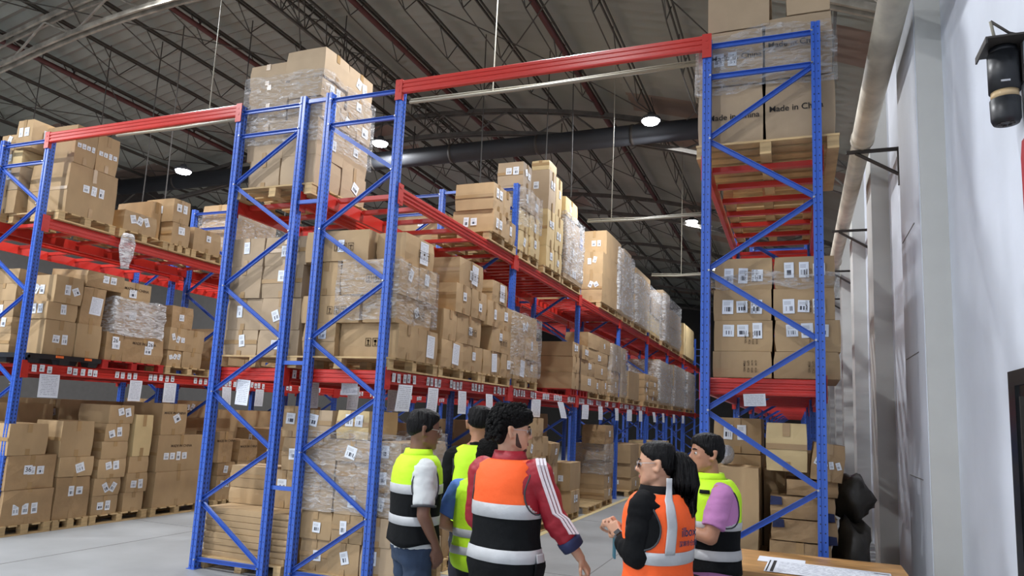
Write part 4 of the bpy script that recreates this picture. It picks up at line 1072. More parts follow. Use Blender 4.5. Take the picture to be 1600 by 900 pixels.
# ------------------------------------------------------------------ papers hanging from the middle beams
def hang(x, y, z, s_, label, w_=.19, h_=.27, dy=0):
    v = []; f = []; uv = []; n = 6
    for k in range(n+1):
        t_ = k/n; bow = .006*math.sin(PI*t_)*s_
        for q in (0, 1): v.append((bow, (q-.5)*w_ + dy*t_, -h_*t_))
    for k in range(n):
        f.append((2*k, 2*k+1, 2*k+3, 2*k+2)); uv += [(0, 1-k/n), (1, 1-k/n), (1, 1-(k+1)/n), (0, 1-(k+1)/n)]
    me_ = mesh('paper_sheet', v, f, ['sheet'], None, False, uv)
    o = obj('paper_sheet', me_, None, (x, y, z), (0, random.uniform(-.08, .05), random.uniform(-.35, -.05))); md = o.modifiers.new('thick', 'SOLIDIFY'); md.thickness = .001
    return tag(o, label, 'paper', 'paper sheets hanging from the red middle beams')
for i, (y, dy, d_) in enumerate(((.42, -.03, 'nearest'), (1.02, -.02, 'second'), (1.75, 0, 'third'), (2.55, 0, 'fourth'), (4.35, .0, 'fifth'), (5.55, .12, 'sixth'), (7.1, 0, 'seventh'), (8.2, 0, 'eighth'), (9.6, 0, 'ninth'), (10.9, 0, 'tenth'), (12.2, 0, 'eleventh'), (14.0, .1, 'twelfth'), (15.5, 0, 'thirteenth'), (17.5, 0, 'fourteenth'), (19.5, 0, 'fifteenth'))):
    hang(-3.745, y, ZM-.13, .6, 'printed paper sheet, %s along the centre rack middle beam' % d_, .19 if y < 4 else .22, .27, dy)
for i, (y, d_) in enumerate(((.42, 'nearest'), (1.72, 'second'), (2.33, 'third'), (3.5, 'fourth'), (4.3, 'fifth'))):
    hang(-9.02, y, ZM-.13, .5, 'printed paper sheet, %s along the left rack middle beam' % d_, .25 if i == 0 else .19, .3)
for i, (y, d_) in enumerate(((.5, 'nearest'), (1.3, 'second'), (2.2, 'third'))):
    hang(-4.97, y, ZM-.13, .5, 'printed paper sheet, %s in the gap between centre rows' % d_, .2, .28)
o = obj('paper_sheet', plate_uv('paper_sheet', .17, .27, 'sheet'), None, (-5.55, .095, 1.848), (0, .06, 0)); tag(o, 'long grey paper sheet hanging in the leftmost centre frame', 'paper')
for i, (x, y, w_) in enumerate(((-5.75, .31, .2), (-5.2, .77, .14), (-4.35, .31, .2))):
    o = obj('paper_sheet', plate_uv('paper_sheet', w_, .2, 'sheet'), None, (x, y, 1.968), (0, random.uniform(-.2, .2), 0)); tag(o, 'loose paper sheet under the middle shelf, %s of the centre frames' % ['far left', 'left', 'right'][i], 'paper')

# ------------------------------------------------------------------ wall pipe, device, sign, cabinet
t = thing('wall_pipe', 'thick dirty beige pipe running high along the white wall', 'pipe', (.72, 0, 5.0))
ptube = MB().tube([(0, -8, 0), (0, -2, 0), (0, 2.5, 0), (0, 2.55, -.0)], [.115, .115, .115, .11], 20); ptube.obj('pipe_run', 'pipe_old', t, True)
MB().tube([(0, 2.5, 0), (0, 20, 0)], .105, 20).obj('pipe_run', 'pipe_old', t, True)
for y in (2.5, 8.9): MB().tube([(0, y-.05, 0), (0, y+.05, 0)], .125, 20).obj('pipe_collar', 'pipe_old', t, True)
for i, y in enumerate((2.55, 6.05, 9.2, 12.5)):
    b = thing('pipe_bracket', 'dark steel wall bracket under the beige pipe, %s from the camera' % ORD[i].replace('front', 'nearest'), 'bracket', (1.1, y, 4.87), group='pipe brackets')
    MB().box(-.55, 0, -.025, .025, -.02, .01).obj('arm', 'dark_metal', b)
    MB().box(-.03, 0, -.03, .03, -.42, .01).obj('wall_plate', 'dark_metal', b)
    MB().tube([(-.45, 0, -.02), (-.02, 0, -.3)], .02, 6).obj('strut', 'dark_metal', b)
# siren / light fitting on the wall near the camera
t = thing('wall_siren', 'black cylindrical alarm fitting with hood hanging on white wall', 'alarm', (1.0, -1.93, 3.3))
MB().tube([(0, 0, 0), (0, 0, .02), (0, 0, .125)], [.058, .066, .068], 28).obj('base', 'black_plastic', t, True)
MB().tube([(0, 0, .127), (0, 0, .165)], .062, 28).obj('lens_ring', 'clear_tape', t, True)
MB().tube([(0, 0, .167), (0, 0, .37)], .07, 28).tube([(0, 0, .371), (0, 0, .40)], .062, 28).obj('body', 'black_plastic', t, True)
MB().box(-.10, .09, -.13, .10, .405, .415).box(-.10, -.092, -.13, .10, .38, .405).obj('hood', 'dark_metal', t)
MB().box(.07, .1, -.04, .04, .2, .42).obj('bracket', 'dark_metal', t)
MB().box(-.03, .01, -.072, -.066, .195, .205).obj('logo_plate', 'steel', t)
for k in range(8):
    a = k*PI/4; MB().box(.03*math.cos(a)-.008, .03*math.cos(a)+.008, .03*math.sin(a)-.008, .03*math.sin(a)+.008, -.004, .0).obj('grille_slot', 'dark_metal', t)
MB().tube([(-.03, -.02, .415), (-.045, -.04, .47), (-.06, -.06, .53)], .008, 8).obj('cable', 'conduit', t, True)
MB().tube([(-.06, -.06, .53), (.02, -.05, .46), (.09, -.05, .43)], .007, 8).obj('cable', 'dark_metal', t, True)
t = thing('wall_sign', 'red sign with white arrow edge at right edge of photo', 'sign', (1.06, -2.02, 2.78))
sgn = MB(); sgn.rings([[(0, -.45, -.38), (0, .10, -.38), (0, .12, -.3), (0, .12, .34), (0, .09, .42), (0, -.45, .42)], [(.006, -.45, -.38), (.006, .10, -.38), (.006, .12, -.3), (.006, .12, .34), (.006, .09, .42), (.006, -.45, .42)]])
sgn.obj('board', 'sign_red', t)
MB().rings([[(-.002, -.4, -.1), (-.002, .04, -.1), (-.002, .075, .02), (-.002, .04, .16), (-.002, -.4, .16)], [(-.0005, -.4, -.1), (-.0005, .04, -.1), (-.0005, .075, .02), (-.0005, .04, .16), (-.0005, -.4, .16)]]).obj('white_panel', 'paper', t)
t = thing('wall_cabinet', 'black framed recess in the white wall at the lower right', 'cabinet', (1.07, -2.1, 1.2))
MB().box(-.012, .01, .52, .64, -1.1, .80).obj('frame_side', 'black_glass', t); MB().box(-.012, .01, -.9, .64, .80, .88).obj('frame_top', 'black_glass', t)
MB().box(.0, .01, -.9, .52, -1.1, .8).obj('dark_panel', 'black_glass', t)
MB().box(-.02, -.003, .40, .415, -1.1, .74).obj('inner_trim', 'dark_metal', t)
MB().box(-.03, -.004, -.5, .30, -.3, .62).obj('folded_cloth', 'cloth_stripe', t)

# ------------------------------------------------------------------ wooden table and papers
TZ = .83
t = thing('wooden_table', 'glossy brown wooden table top with figured grain at the bottom right', 'table', (.11, -.70, 0))
tb_ = MB(); tb_.box(-.54, .545, -.42, .42, TZ-.05, TZ); tb_.obj('table_top', 'table_wood', t)
for x in (-.48, .48):
    for y in (-.36, .36): MB().box(x-.035, x+.035, y-.035, y+.035, 0, TZ-.051).obj('leg', 'table_wood', t)
MB().box(-.45, .45, -.38, -.35, TZ-.14, TZ-.052).box(-.45, .45, .35, .38, TZ-.14, TZ-.052).obj('apron', 'table_wood', t)
def flat_sheet(name, x, y, w_, d_, rz, z, label, cat, m='sheet'):
    v = [(-w_/2, -d_/2, 0), (w_/2, -d_/2, 0), (w_/2, d_/2, 0), (-w_/2, d_/2, 0)] + [(-w_/2, -d_/2, -.0015), (w_/2, -d_/2, -.0015), (w_/2, d_/2, -.0015), (-w_/2, d_/2, -.0015)]
    me_ = mesh(name, v, [(0, 1, 2, 3), (7, 6, 5, 4), (0, 4, 5, 1), (1, 5, 6, 2), (2, 6, 7, 3), (3, 7, 4, 0)], [m], None, False, [(0, 0), (1, 0), (1, 1), (0, 1)]*6)
    return tag(obj(name, me_, None, (x, y, z), (0, 0, rz)), label, cat)
flat_sheet('paper_sheet', -.11, -.62, .30, .20, -.03, TZ+.003, 'plain white paper lying under the printed drawing on table', 'paper', 'paper')
o = flat_sheet('plan_drawing', .17, -.88, .74, .42, -.04, TZ+.006, 'large printed plan with dark border strip lying on wooden table', 'plan')
MB().box(-.335, -.315, -.20, .20, .0005, .001).box(-.36, -.352, -.20, .20, .0005, .001).box(.27, .36, .14, .155, .0005, .001).obj('printed_border', 'ink', o)

# ------------------------------------------------------------------ people
def remesh(mb, name, mats, voxel, smooth=3, parent=None):
    """union of closed pieces as one continuous surface"""
    me_ = mesh(name, mb.v, mb.f, mats, mb.m)
    o = bpy.data.objects.new(name, me_); C.objects.link(o)
    m_ = o.modifiers.new('r', 'REMESH'); m_.mode = 'VOXEL'; m_.voxel_size = voxel
    s_ = o.modifiers.new('s', 'SMOOTH'); s_.iterations = smooth; s_.factor = .5
    bpy.context.view_layer.update()
    new = bpy.data.meshes.new_from_object(o.evaluated_get(bpy.context.evaluated_depsgraph_get()))
    bpy.data.objects.remove(o); new.materials.clear()
    for x in mats: new.materials.append(M[x])
    new.polygons.foreach_set('use_smooth', [True]*len(new.polygons)); new.name = name
    r = bpy.data.objects.new(name, new); C.objects.link(r)
    if parent: r.parent = parent
    return r
def ell(cx, cy, z, rx, ry, n=32, e=2.3):
    out = []
    for i in range(n):
        t = 2*PI*i/n; c_, s_ = math.cos(t), math.sin(t)
        out.append((cx+rx*math.copysign(abs(c_)**(2/e), c_), cy+ry*math.copysign(abs(s_)**(2/e), s_), z))
    return out
TORSO = [(.86, .165, .105), (.93, .175, .125), (1.0, .165, .122), (1.08, .155, .112), (1.16, .158, .115), (1.25, .170, .122), (1.34, .182, .125), (1.40, .182, .115), (1.445, .150, .095), (1.475, .095, .075), (1.50, .064, .064)]
def tring(z, k, bulk, off=0):
    """torso half widths at height z (for stature scale k)"""
    zz = z/k
    for a, b in zip(TORSO, TORSO[1:]):
        if a[0] <= zz <= b[0]:
            t = (zz-a[0])/(b[0]-a[0]); return ((a[1]+(b[1]-a[1])*t)*k*bulk+off, (a[2]+(b[2]-a[2])*t)*k*bulk+off)
    q = TORSO[0] if zz < TORSO[0][0] else TORSO[-1]
    return q[1]*k*bulk+off, q[2]*k*bulk+off
HEAD = [(.122, -.012, .025, .022), (.112, -.012, .062, .050), (.092, -.012, .084, .066), (.06, -.012, .096, .076), (.02, -.008, .099, .078), (-.02, -.004, .094, .075), (-.05, .006, .084, .070), (-.075, .022, .068, .062), (-.095, .036, .050, .050), (-.112, .048, .032, .034), (-.118, .052, .016, .018)]
def head_pieces(mb, T, fem=False):
    def tp(p): return T @ Vector(p)
    rings = [[tp(q) for q in ell(0, yc, z, rx, ry, 20, 2.15)] for z, yc, ry, rx in reversed(HEAD)]
    mb.rings(rings)
    P = lambda a, b, ra, rb: capsule(mb, tp(a), tp(b), ra, rb, 10)
    P((0, .083, .022), (0, .102, -.018), .009, .012)           # nose bridge and tip
    P((0, .104, -.022), (0, .094, -.030), .014, .011)
    P((-.011, .090, -.028), (.011, .090, -.028), .009, .009)
    P((-.036, .072, .030), (-.008, .084, .026), .010, .009); P((.036, .072, .030), (.008, .084, .026), .010, .009)   # brow
    P((-.048, .060, -.012), (-.036, .068, -.02), .014, .012); P((.048, .060, -.012), (.036, .068, -.02), .014, .012)  # cheekbones
    P((-.018, .080, -.056), (.018, .080, -.056), .008, .008); P((-.014, .080, -.068), (.014, .080, -.068), .009, .009)  # lips
    P((-.010, .074, -.096), (.010, .074, -.096), .017, .017)   # chin
    P((-.058, .000, -.062), (-.020, .062, -.096), .016, .014); P((.058, .000, -.062), (.020, .062, -.096), .016, .014)  # jaw
    for s_ in (-1, 1):                                          # ears
        P((s_*.078, -.006, .020), (s_*.096, -.026, .024), .011, .011); P((s_*.096, -.028, .022), (s_*.092, -.022, -.014), .011, .010)
        P((s_*.078, -.004, -.024), (s_*.090, -.016, -.028), .011, .010)
def hair_cap(T, name, m, parent, thick=.012, front=.055, back=-.06, side=.0, sideburn=.0, seed=0, rough=.0):
    """hair grown over the skull: same form as the head, proud of it above the hairline and sunk below it"""
    n = 36; rings = []
    prof = list(reversed(HEAD)); zs_ = []
    for i in range(len(prof)-1):
        for q in range(3): zs_.append([prof[i][c]+(prof[i+1][c]-prof[i][c])*q/3 for c in range(4)])
    zs_.append(list(prof[-1])); zs_.append([.128, -.012, .004, .004])
    for (z, yc, ry, rx) in zs_:
        ring = []
        for i in range(n):
            t = 2*PI*i/n; cx, sy = math.cos(t), math.sin(t)
            line = front*max(0, sy)**1.0 + back*max(0, -sy) + side*(1-abs(sy)) - (sideburn if abs(sy) < .35 and sy > -.1 else 0)
            d = (z-line)/.012; k = max(0, min(1, d*.5+.5)); k = k*k*(3-2*k)
            th_ = thick if thick < .02 else thick*(.3+.7*max(0, min(1, (z-.02)/.06))) if sy > -.45 else thick
            o_ = -.012*(1-k) + th_*k*(1+rough*noise.noise(Vector((cx*5, sy*5, z*50+seed))))
            e_ = thick*k*(1 if z > .09 else 0)
            p = ell(0, yc, z+e_*.7, max(.002, rx+o_), max(.002, ry+o_), n, 2.15)[i]; ring.append(T @ Vector(p))
        rings.append(ring)
    mb = MB(); mb.rings(rings); return mb.obj(name, m, parent, True)
def finger(mb, base, d, nrm, L, curl, r=.0085, seg=3):
    p = Vector(base); d = Vector(d).normalized(); nrm = Vector(nrm).normalized(); ax = d.cross(nrm).normalized(); ls = (L*.45, L*.32, L*.25)
    for i in range(seg):
        d = Matrix.Rotation(curl, 3, ax) @ d; q = p + d*ls[i]; capsule(mb, p, q, r*(1-.1*i), r*(1-.1*(i+1)), 8); p = q
def hand(mb, wrist, d, nrm, side=1, curl=.5, k=1.0):
    """palm along d, palm side facing nrm (fingers curl towards nrm); side=+1 thumb on d x nrm side"""
    w_, d, nrm = Vector(wrist), Vector(d).normalized(), Vector(nrm).normalized(); nrm = (nrm - d*nrm.dot(d)).normalized()
    s_ = d.cross(nrm).normalized()*side
    for i, o_ in enumerate((.030, .010, -.011, -.030)):
        kn = w_ + d*(.088-.006*abs(i-1))*k + s_*o_*k
        capsule(mb, w_+d*.008*k+s_*o_*.55*k, kn, .014*k, .0118*k, 8)
        finger(mb, kn, d, nrm, (.076, .084, .078, .062)[i]*k, curl*(1+.08*i), .0088*k)
    capsule(mb, w_+d*.03*k+nrm*.006*k, w_+d*.07*k+nrm*.004*k, .019*k, .017*k, 10)
    t0 = w_+d*.022*k+s_*.026*k+nrm*.006*k; t1 = t0+(d*.6+s_*.75+nrm*.25).normalized()*.04*k; t2 = t1+(d*.9+s_*.1+nrm*.45).normalized()*.032*k; t3 = t2+(d*.85-s_*.3+nrm*.5).normalized()*.025*k
    capsule(mb, t0, t1, .013*k, .0105*k, 8); capsule(mb, t1, t2, .0105*k, .0095*k, 8); capsule(mb, t2, t3, .0095*k, .0078*k, 8)

def person(label, loc, yaw, H, skin, arms, bulk=1.0, head=(0, 0, 0), headpos=(0, 0), lean=0.0, stance=.10):
    """arms: dict side -> (shoulder, elbow, wrist, hand_dir, palm_normal, curl). returns root and frames"""
    k = H/1.75; t = thing('person', label, 'person', (loc[0], loc[1], 0), math.radians(yaw))
    mb = MB()
    ly = lambda z: lean*max(0, z-.95)
    mb.rings([ell(0, ly(z*k), z*k, rx*k*bulk, ry*k*bulk) for z, rx, ry in TORSO])
    hp = Vector((headpos[0], headpos[1]+ly(1.63*k), 1.627*k))
    T = Matrix.Translation(hp) @ Matrix.Rotation(math.radians(head[0]), 4, 'Z') @ Matrix.Rotation(math.radians(head[1]), 4, 'X') @ Matrix.Rotation(math.radians(head[2]), 4, 'Y') @ Matrix.Scale(k*1.0, 4)
    capsule(mb, (0, ly(1.42*k), 1.44*k), T @ Vector((0, -.022, -.055)), .062*k*bulk**.5, .056*k, 16)
    head_pieces(mb, T)
    for s_ in (-1, 1):
        hip = Vector((s_*.088*k, 0, .90*k)); kn = Vector((s_*stance*k, .02, .49*k)); an = Vector((s_*(stance+.01)*k, -.01, .09*k))
        capsule(mb, hip, kn, .088*k*bulk, .055*k, 14); capsule(mb, kn, an, .054*k, .038*k, 12); capsule(mb, an+Vector((0, -.02, -.04)), an+Vector((s_*.02, .15, -.055)), .036*k, .032*k, 10)
        sh, el, wr, hd, pn, cu = arms[s_]
        sh, el, wr = Vector(sh), Vector(el), Vector(wr)
        capsule(mb, Vector((s_*.12*k, ly(1.38*k), 1.40*k)), sh, .062*k*bulk, .058*k*bulk, 14)
        capsule(mb, sh, el, .054*k*bulk, .041*k*bulk, 14); capsule(mb, el, wr, .043*k*bulk**.7, .026*k, 12)
        hand(mb, wr, hd, pn, -s_, cu, k)
    body = remesh(mb, 'body', [skin], .0075, 2, t)
    return t, T, k, ly
def torso_cloth(k, bulk, z0, z1, off, ly, n=14):
    zs_ = [z0+(z1-z0)*i/n for i in range(n+1)]
    return [ell(0, ly(z), z, *tring(z, k, bulk, off)) for z in zs_]
def folds(o, amt):
    me_ = o.data; nr = [v.normal.copy() for v in me_.vertices]
    for v, n_ in zip(me_.vertices, nr):
        c = v.co; q = noise.noise(Vector((c.x*9, c.y*9, c.z*16)))+.6*abs(noise.noise(Vector((c.x*17+4, c.y*17, c.z*26))))-.15
        v.co = c + n_*q*amt
    me_.update()
def shirt(t, arms, k, ly, bulk, m, hem, cuffs, off=.014, collar=True, name='shirt', cuffr=.012):
    mb = MB(); mb.rings(torso_cloth(k, bulk, hem, 1.462*k, off, ly))
    if collar: mb.rings([ell(0, ly(z), z, r_*k, r_*k*1.02) for z, r_ in ((1.44*k, .098), (1.475*k, .084), (1.50*k, .074), (1.505*k, .060))])
    for s_ in (-1, 1):
        sh, el, wr = (Vector(arms[s_][i]) for i in range(3)); c_ = cuffs[s_]
        capsule(mb, Vector((s_*.10*k, ly(1.38*k), 1.395*k)), sh, .060*k*bulk+off*.6, .055*k*bulk+off*.6, 16)
        f1 = min(1, c_)
        e_ = sh+(el-sh)*f1; n_ = 6
        pts = [sh+(e_-sh)*i/n_ for i in range(n_+1)]
        mb.tube([sh-(e_-sh)*.02]+pts[1:], [(.054*k*bulk+off)*(1-.06*i/n_)*(1+(.05*math.sin(i*2.1) if c_ > .9 else .06*i/n_)) for i in range(n_+1)], 18)
        if c_ > 1:
            q = el+(wr-el)*(c_-1); mb.sphere(el, .050*k*bulk+off, 14, 10)
            pts = [el+(q-el)*i/6 for i in range(7)]
            mb.tube(pts, [(.046*k*bulk+cuffr)*(1-.16*i/6)*(1+.05*math.sin(i*2.7)) for i in range(7)], 18)
    o = remesh(mb, name, [m], .008, 3, t); folds(o, .009); return o
def trousers(t, k, bulk, m, waist, stance=.10):
    mb = MB(); mb.rings(torso_cloth(k, bulk, .84*k, waist, .012, lambda z: 0))
    for s_ in (-1, 1):
        hip = Vector((s_*.088*k, 0, .90*k)); kn = Vector((s_*stance*k, .02, .49*k)); an = Vector((s_*(stance+.01)*k, -.01, .10*k))
        capsule(mb, hip, kn, .098*k*bulk, .072*k, 16); mb.tube([kn+Vector((0, 0, .03)), (kn+an)/2, an], [.073*k, .066*k, .064*k], 16)
    folds(remesh(mb, 'trousers', [m], .01, 3, t), .009)
    for s_ in (-1, 1):
        x = s_*(stance+.01)*k; sb = MB(); capsule(sb, (x, -.05, .045), (x+s_*.02, .15, .04), .046, .042, 14); sb.box(x-.045, x+.055*1, -.09, .19, 0.0, .018)
        remesh(sb, 'shoe', ['shoe'], .008, 2, t)
def vest(t, k, bulk, ly, hem, zones, bands, strap=None, off=.034, name='vest', wav=1.0, seed=0, top=1.475, arm_m=None):
    """zones: [(z_top, material)] from the hem up; bands: [(z_centre, height, material)]"""
    names = [];
    for _, m_ in zones:
        if m_ not in names: names.append(m_)
    zs_ = set([hem, top*k]); [zs_.add(z) for z, _ in zones if z < top*k]
    zz = hem
    while zz < top*k: zs_.add(zz); zz += .022
    zs_ = sorted(zs_); rings, mi = [], []
    def ring(z, o2):
        rx, ry = tring(z, k, bulk, off+o2)
        if z > 1.20*k: rx -= .034*min(1, (z-1.20*k)/(.12*k))*(1 if z < 1.44*k else 0.3)      # armholes cut in
        out = ell(0, ly(z), z, rx, ry, 64)
        r_ = []
        for i, p in enumerate(out):
            a = 2*PI*i/64; low = max(0, (1.2*k-z)/.5)
            q = 1 + wav*(.016*math.sin(5*a+seed+z*4)*(.3+low)+.008*math.sin(11*a+seed*2+z*9)*(.4+low)+.022*noise.noise(Vector((math.cos(a)*2.5, math.sin(a)*2.5, z*7+seed)))*(.6+low))+.012*wav
            r_.append((p[0]*q, ly(z)+(p[1]-ly(z))*q, z + (.012*math.sin(3*a+seed) if abs(z-hem) < 1e-6 else 0)))
        return r_
    for z in zs_: rings.append(ring(z, 0))
    # turn in at the neck and hem so the cloth has an edge
    rings = [ring(hem, -.016)] + rings + [[(p[0]*.86, p[1]*.86+ly(top*k)*.14, p[2]+.004) for p in rings[-1]]]
    zs2 = [hem] + zs_ + [top*k]
    for i in range(len(zs2)-1):
        zc = (zs2[i]+zs2[i+1])/2; m_ = next((m2 for zt, m2 in zones if zc <= zt), zones[-1][1]); mi.append(names.index(m_))
    mb = MB(); mb.rings(rings, mi, False); v = mb.obj(name, names, t, True)
    sd = v.modifiers.new('thick', 'SOLIDIFY'); sd.thickness = .003
    if arm_m:
        def at(a, z, o2):
            R_ = ring(z, o2); f_ = (a % 1.0)*64; i0 = int(f_) % 64; q = f_-int(f_); return Vector(R_[i0])*(1-q)+Vector(R_[(i0+1) % 64])*q
        for c_ in (0.0, .5):
            zc_, rz_, da = 1.325*k, .125*k, .078
            def loop(r_, o2): return [at(c_+da*r_*math.cos(q)*(1-.25*math.sin(q)), zc_+rz_*r_*math.sin(q), o2) for q in [2*PI*i/28 for i in range(28)]]
            ph = MB(); ph.rings([loop(r_, .0035+.010*(1-r_)) for r_ in (1.0, .75, .5, .25, .04)], 0, False); ph.obj('armhole_lining', arm_m, v, True)
            l_ = loop(1.0, .005); MB().tube(l_+[l_[0]], .0048, 6, cap=False).obj('armhole_trim', 'trim_grey', v, True)
    for zc, h_, m_ in bands:
        bm_ = MB(); bm_.rings([ring(zc-h_/2, .0025), ring(zc-h_/2+.001, .0045), ring(zc, .0045), ring(zc+h_/2-.001, .0045), ring(zc+h_/2, .0025)], 0, False); bm_.obj('reflective_band', m_, v, True)
    return v, ring
def vest_patch(v, ring, a0, a1, z0, z1, m, name, off=.006, nz=12, na=6, skew=0):
    """cloth strip lying on the vest between angles a0..a1 (turns) and heights z0..z1"""
    rows = []
    for j in range(nz+1):
        z = z0+(z1-z0)*j/nz; R_ = ring(z, off); row = []
        for i in range(na+1):
            a = (a0+(a1-a0)*i/na+skew*j/nz) % 1.0; f_ = a*64; i0 = int(f_) % 64; i1 = (i0+1) % 64; q = f_-int(f_)
            p = Vector(R_[i0])*(1-q)+Vector(R_[i1])*q; row.append(p)
        rows.append(row)
    vv = [p for r_ in rows for p in r_]; n = na+1
    ff = [(j*n+i, j*n+i+1, (j+1)*n+i+1, (j+1)*n+i) for j in range(nz) for i in range(na)]
    o = obj(name, mesh(name, vv, ff, [m], None, True), v); sd = o.modifiers.new('thick', 'SOLIDIFY'); sd.thickness = .0025; sd.offset = 0
    return o
def glasses(t, T, dark=False):
    mb = MB()
    for s_ in (-1, 1):
        mb.tube([T @ Vector((s_*.031+.024*math.cos(a), .098, .006+.019*math.sin(a))) for a in [2*PI*i/16 for i in range(17)]], .0018, 6)
        mb.tube([T @ Vector((s_*.056, .096, .012)), T @ Vector((s_*.078, .04, .014)), T @ Vector((s_*.084, -.014, .014))], .0018, 6)
    mb.tube([T @ Vector((-.008, .1, .008)), T @ Vector((.008, .1, .008))], .0018, 6)
    g = mb.obj('glasses', 'steel', t, True)
    if dark:
        for s_ in (-1, 1): MB().tube([T @ Vector((s_*.031, .0975, .006)), T @ Vector((s_*.031, .0985, .006))], .021, 16).obj('lens', 'glass_dark', g)
    g['label'] = 'thin framed glasses'
def eyes(t, T):
    for s_ in (-1, 1):
        e = MB(); e.sphere(T @ Vector((s_*.031, .0745, .006)), .012, 12, 8); e = e.obj('eye', 'eye_white', t, True)
        MB().sphere(T @ Vector((s_*.031, .0835, .006)), .0058, 10, 6).obj('iris', 'ink', e, True)
        b = MB(); b.tube([T @ Vector((s_*.014, .094, .030)), T @ Vector((s_*.032, .091, .035)), T @ Vector((s_*.050, .080, .030))], [.003, .0042, .002], 6); b.obj('eyebrow', 'hair', t, True)
    MB().tube([T @ Vector((-.022, .0845, -.060)), T @ Vector((0, .0925, -.059)), T @ Vector((.022, .0845, -.060))], [.002, .0048, .002], 8).tube([T @ Vector((-.018, .086, -.067)), T @ Vector((0, .0925, -.068)), T @ Vector((.018, .086, -.067))], [.002, .005, .002], 8).obj('lips', 'lip', t, True)
DN = (0, .1, -1)

# man 1: green and black vest, white short sleeves, hand in jeans pocket
a = {1: ((.165, -.005, 1.395), (.215, -.02, 1.13), (.17, .09, .93), (-.2, .25, -1), (-1, 0, 0), .35), -1: ((-.175, 0, 1.395), (-.24, .0, 1.12), (-.23, .10, .89), (0, .3, -1), (1, 0, 0), .4)}
t, T, k, ly = person('man in green and black vest over white polo, hand in jeans pocket', (-2.20, -2.0), -42, 1.735, 'skin_brown', a, .95, head=(-8, -6, 0), headpos=(0, .03))
shirt(t, a, k, ly, .95, 'cloth_white', .855, {1: .82, -1: .82})
for s_ in (1, -1):
    sh, el = Vector(a[s_][0]), Vector(a[s_][1]); d_ = (el-sh).normalized(); p_ = sh+(el-sh)*.80; MB().tube([p_, p_+d_*.012], .0785*.95, 20).obj('sleeve_trim', 'trim_grey', t, True)
v, rg_ = vest(t, k, .95, ly, .945, [(1.285, 'vest_black'), (2, 'hi_vis_green')], [(1.268, .055, 'reflective'), (1.085, .052, 'reflective')], seed=1, arm_m='cloth_white')
MB().rings([ell(0, .0+ly(z), z, r_*k, r_*k) for z, r_ in ((1.46*k, .098), (1.49*k, .088), (1.515*k, .080), (1.512*k, .07))]).obj('vest_collar', 'hi_vis_green', v, True)
trousers(t, k, .97, 'jeans', .93)
hair_cap(T, 'hair', 'hair', t, .013, .078, -.045, .005, .02, 1, .5); eyes(t, T); glasses(t, T)

# man 2: black sleeves, green vest, farthest of the group
a = {1: ((.17, 0, 1.42), (.20, .05, 1.15), (.10, .26, 1.12), (-.6, .8, 0), (0, 0, -1), .4), -1: ((-.18, 0, 1.42), (-.235, -.05, 1.15), (-.14, .17, 1.02), (.5, .8, 0), (0, 0, -1), .4)}
t, T, k, ly = person('man in green vest with long black sleeves, farthest back in the group', (-2.25, -1.0), 22, 1.775, 'skin_tan', a, 1.0, head=(4, -4, 0), headpos=(0, .02))
shirt(t, a, k, ly, 1.0, 'cloth_black', .86, {1: 1.95, -1: 1.95})
v, rg_ = vest(t, k, 1.0, ly, .90, [(2, 'hi_vis_green')], [(1.20, .05, 'reflective'), (1.05, .05, 'reflective')], seed=2, arm_m='cloth_black')
trousers(t, k, 1.0, 'trousers_dark', .95)
hair_cap(T, 'hair', 'hair', t, .02, .07, -.03, .01, .01, 2, .6); eyes(t, T)

# man 3: blue t-shirt, green vest, mostly hidden by the man in red
a = {1: ((.16, 0, 1.25), (.20, .12, 1.03), (.10, .30, .98), (-.5, .8, 0), (0, 0, -1), .5), -1: ((-.17, -.03, 1.25), (-.235, -.11, 1.03), (-.12, .11, .93), (.6, .8, -.1), (0, 0, -1), .5)}
t, T, k, ly = person('man in green vest and blue t-shirt, half hidden behind red sleeved man', (-1.90, -1.65), -5, 1.56, 'skin_light', a, 1.05, head=(-10, -10, 0), headpos=(.03, .03))
shirt(t, a, k, ly, 1.05, 'cloth_blue', .80, {1: .80, -1: .80})
v, rg_ = vest(t, k, 1.08, ly, .765, [(2, 'hi_vis_green')], [(.985, .05, 'reflective'), (.88, .048, 'reflective')], seed=3, arm_m='cloth_blue')
trousers(t, k, 1.05, 'trousers_dark', .85)
hair_cap(T, 'hair', 'hair_curly', t, .022, .06, -.05, .0, .01, 3, .6); eyes(t, T)

# man 4: orange and black vest, red jacket with three white stripes, curly hair
a = {1: ((.185, .01, 1.44), (.255, .085, 1.19), (.365, .19, .985), (.45, .30, -.85), (-.75, -.2, -.4), .62), -1: ((-.19, 0, 1.43), (-.25, .04, 1.16), (-.22, .20, .96), (0, .4, -1), (1, 0, 0), .4)}
t, T, k, ly = person('curly haired man in orange and black vest over red striped jacket', (-1.50, -2.22), -14, 1.765, 'skin_light', a, 1.0, head=(-48, -2, 0), headpos=(.0, .015))
js = shirt(t, a, k, ly, 1.0, 'cloth_red', .84, {1: 1.55, -1: 1.75}, .018, name='jacket', cuffr=.026)
js['label'] = 'red jacket with white stripes'
R_ = a[1]; sh, el, wr = Vector(R_[0]), Vector(R_[1]), Vector(R_[2]); d_ = (wr-el).normalized()
c0 = el+(wr-el)*.50; MB().tube([c0, c0+d_*.02, c0+d_*.06, c0+d_*.064], [.066, .067, .062, .05], 22).obj('cuff', 'cloth_navy', js, True)
out = Vector((.72, -.62, .3)).normalized()
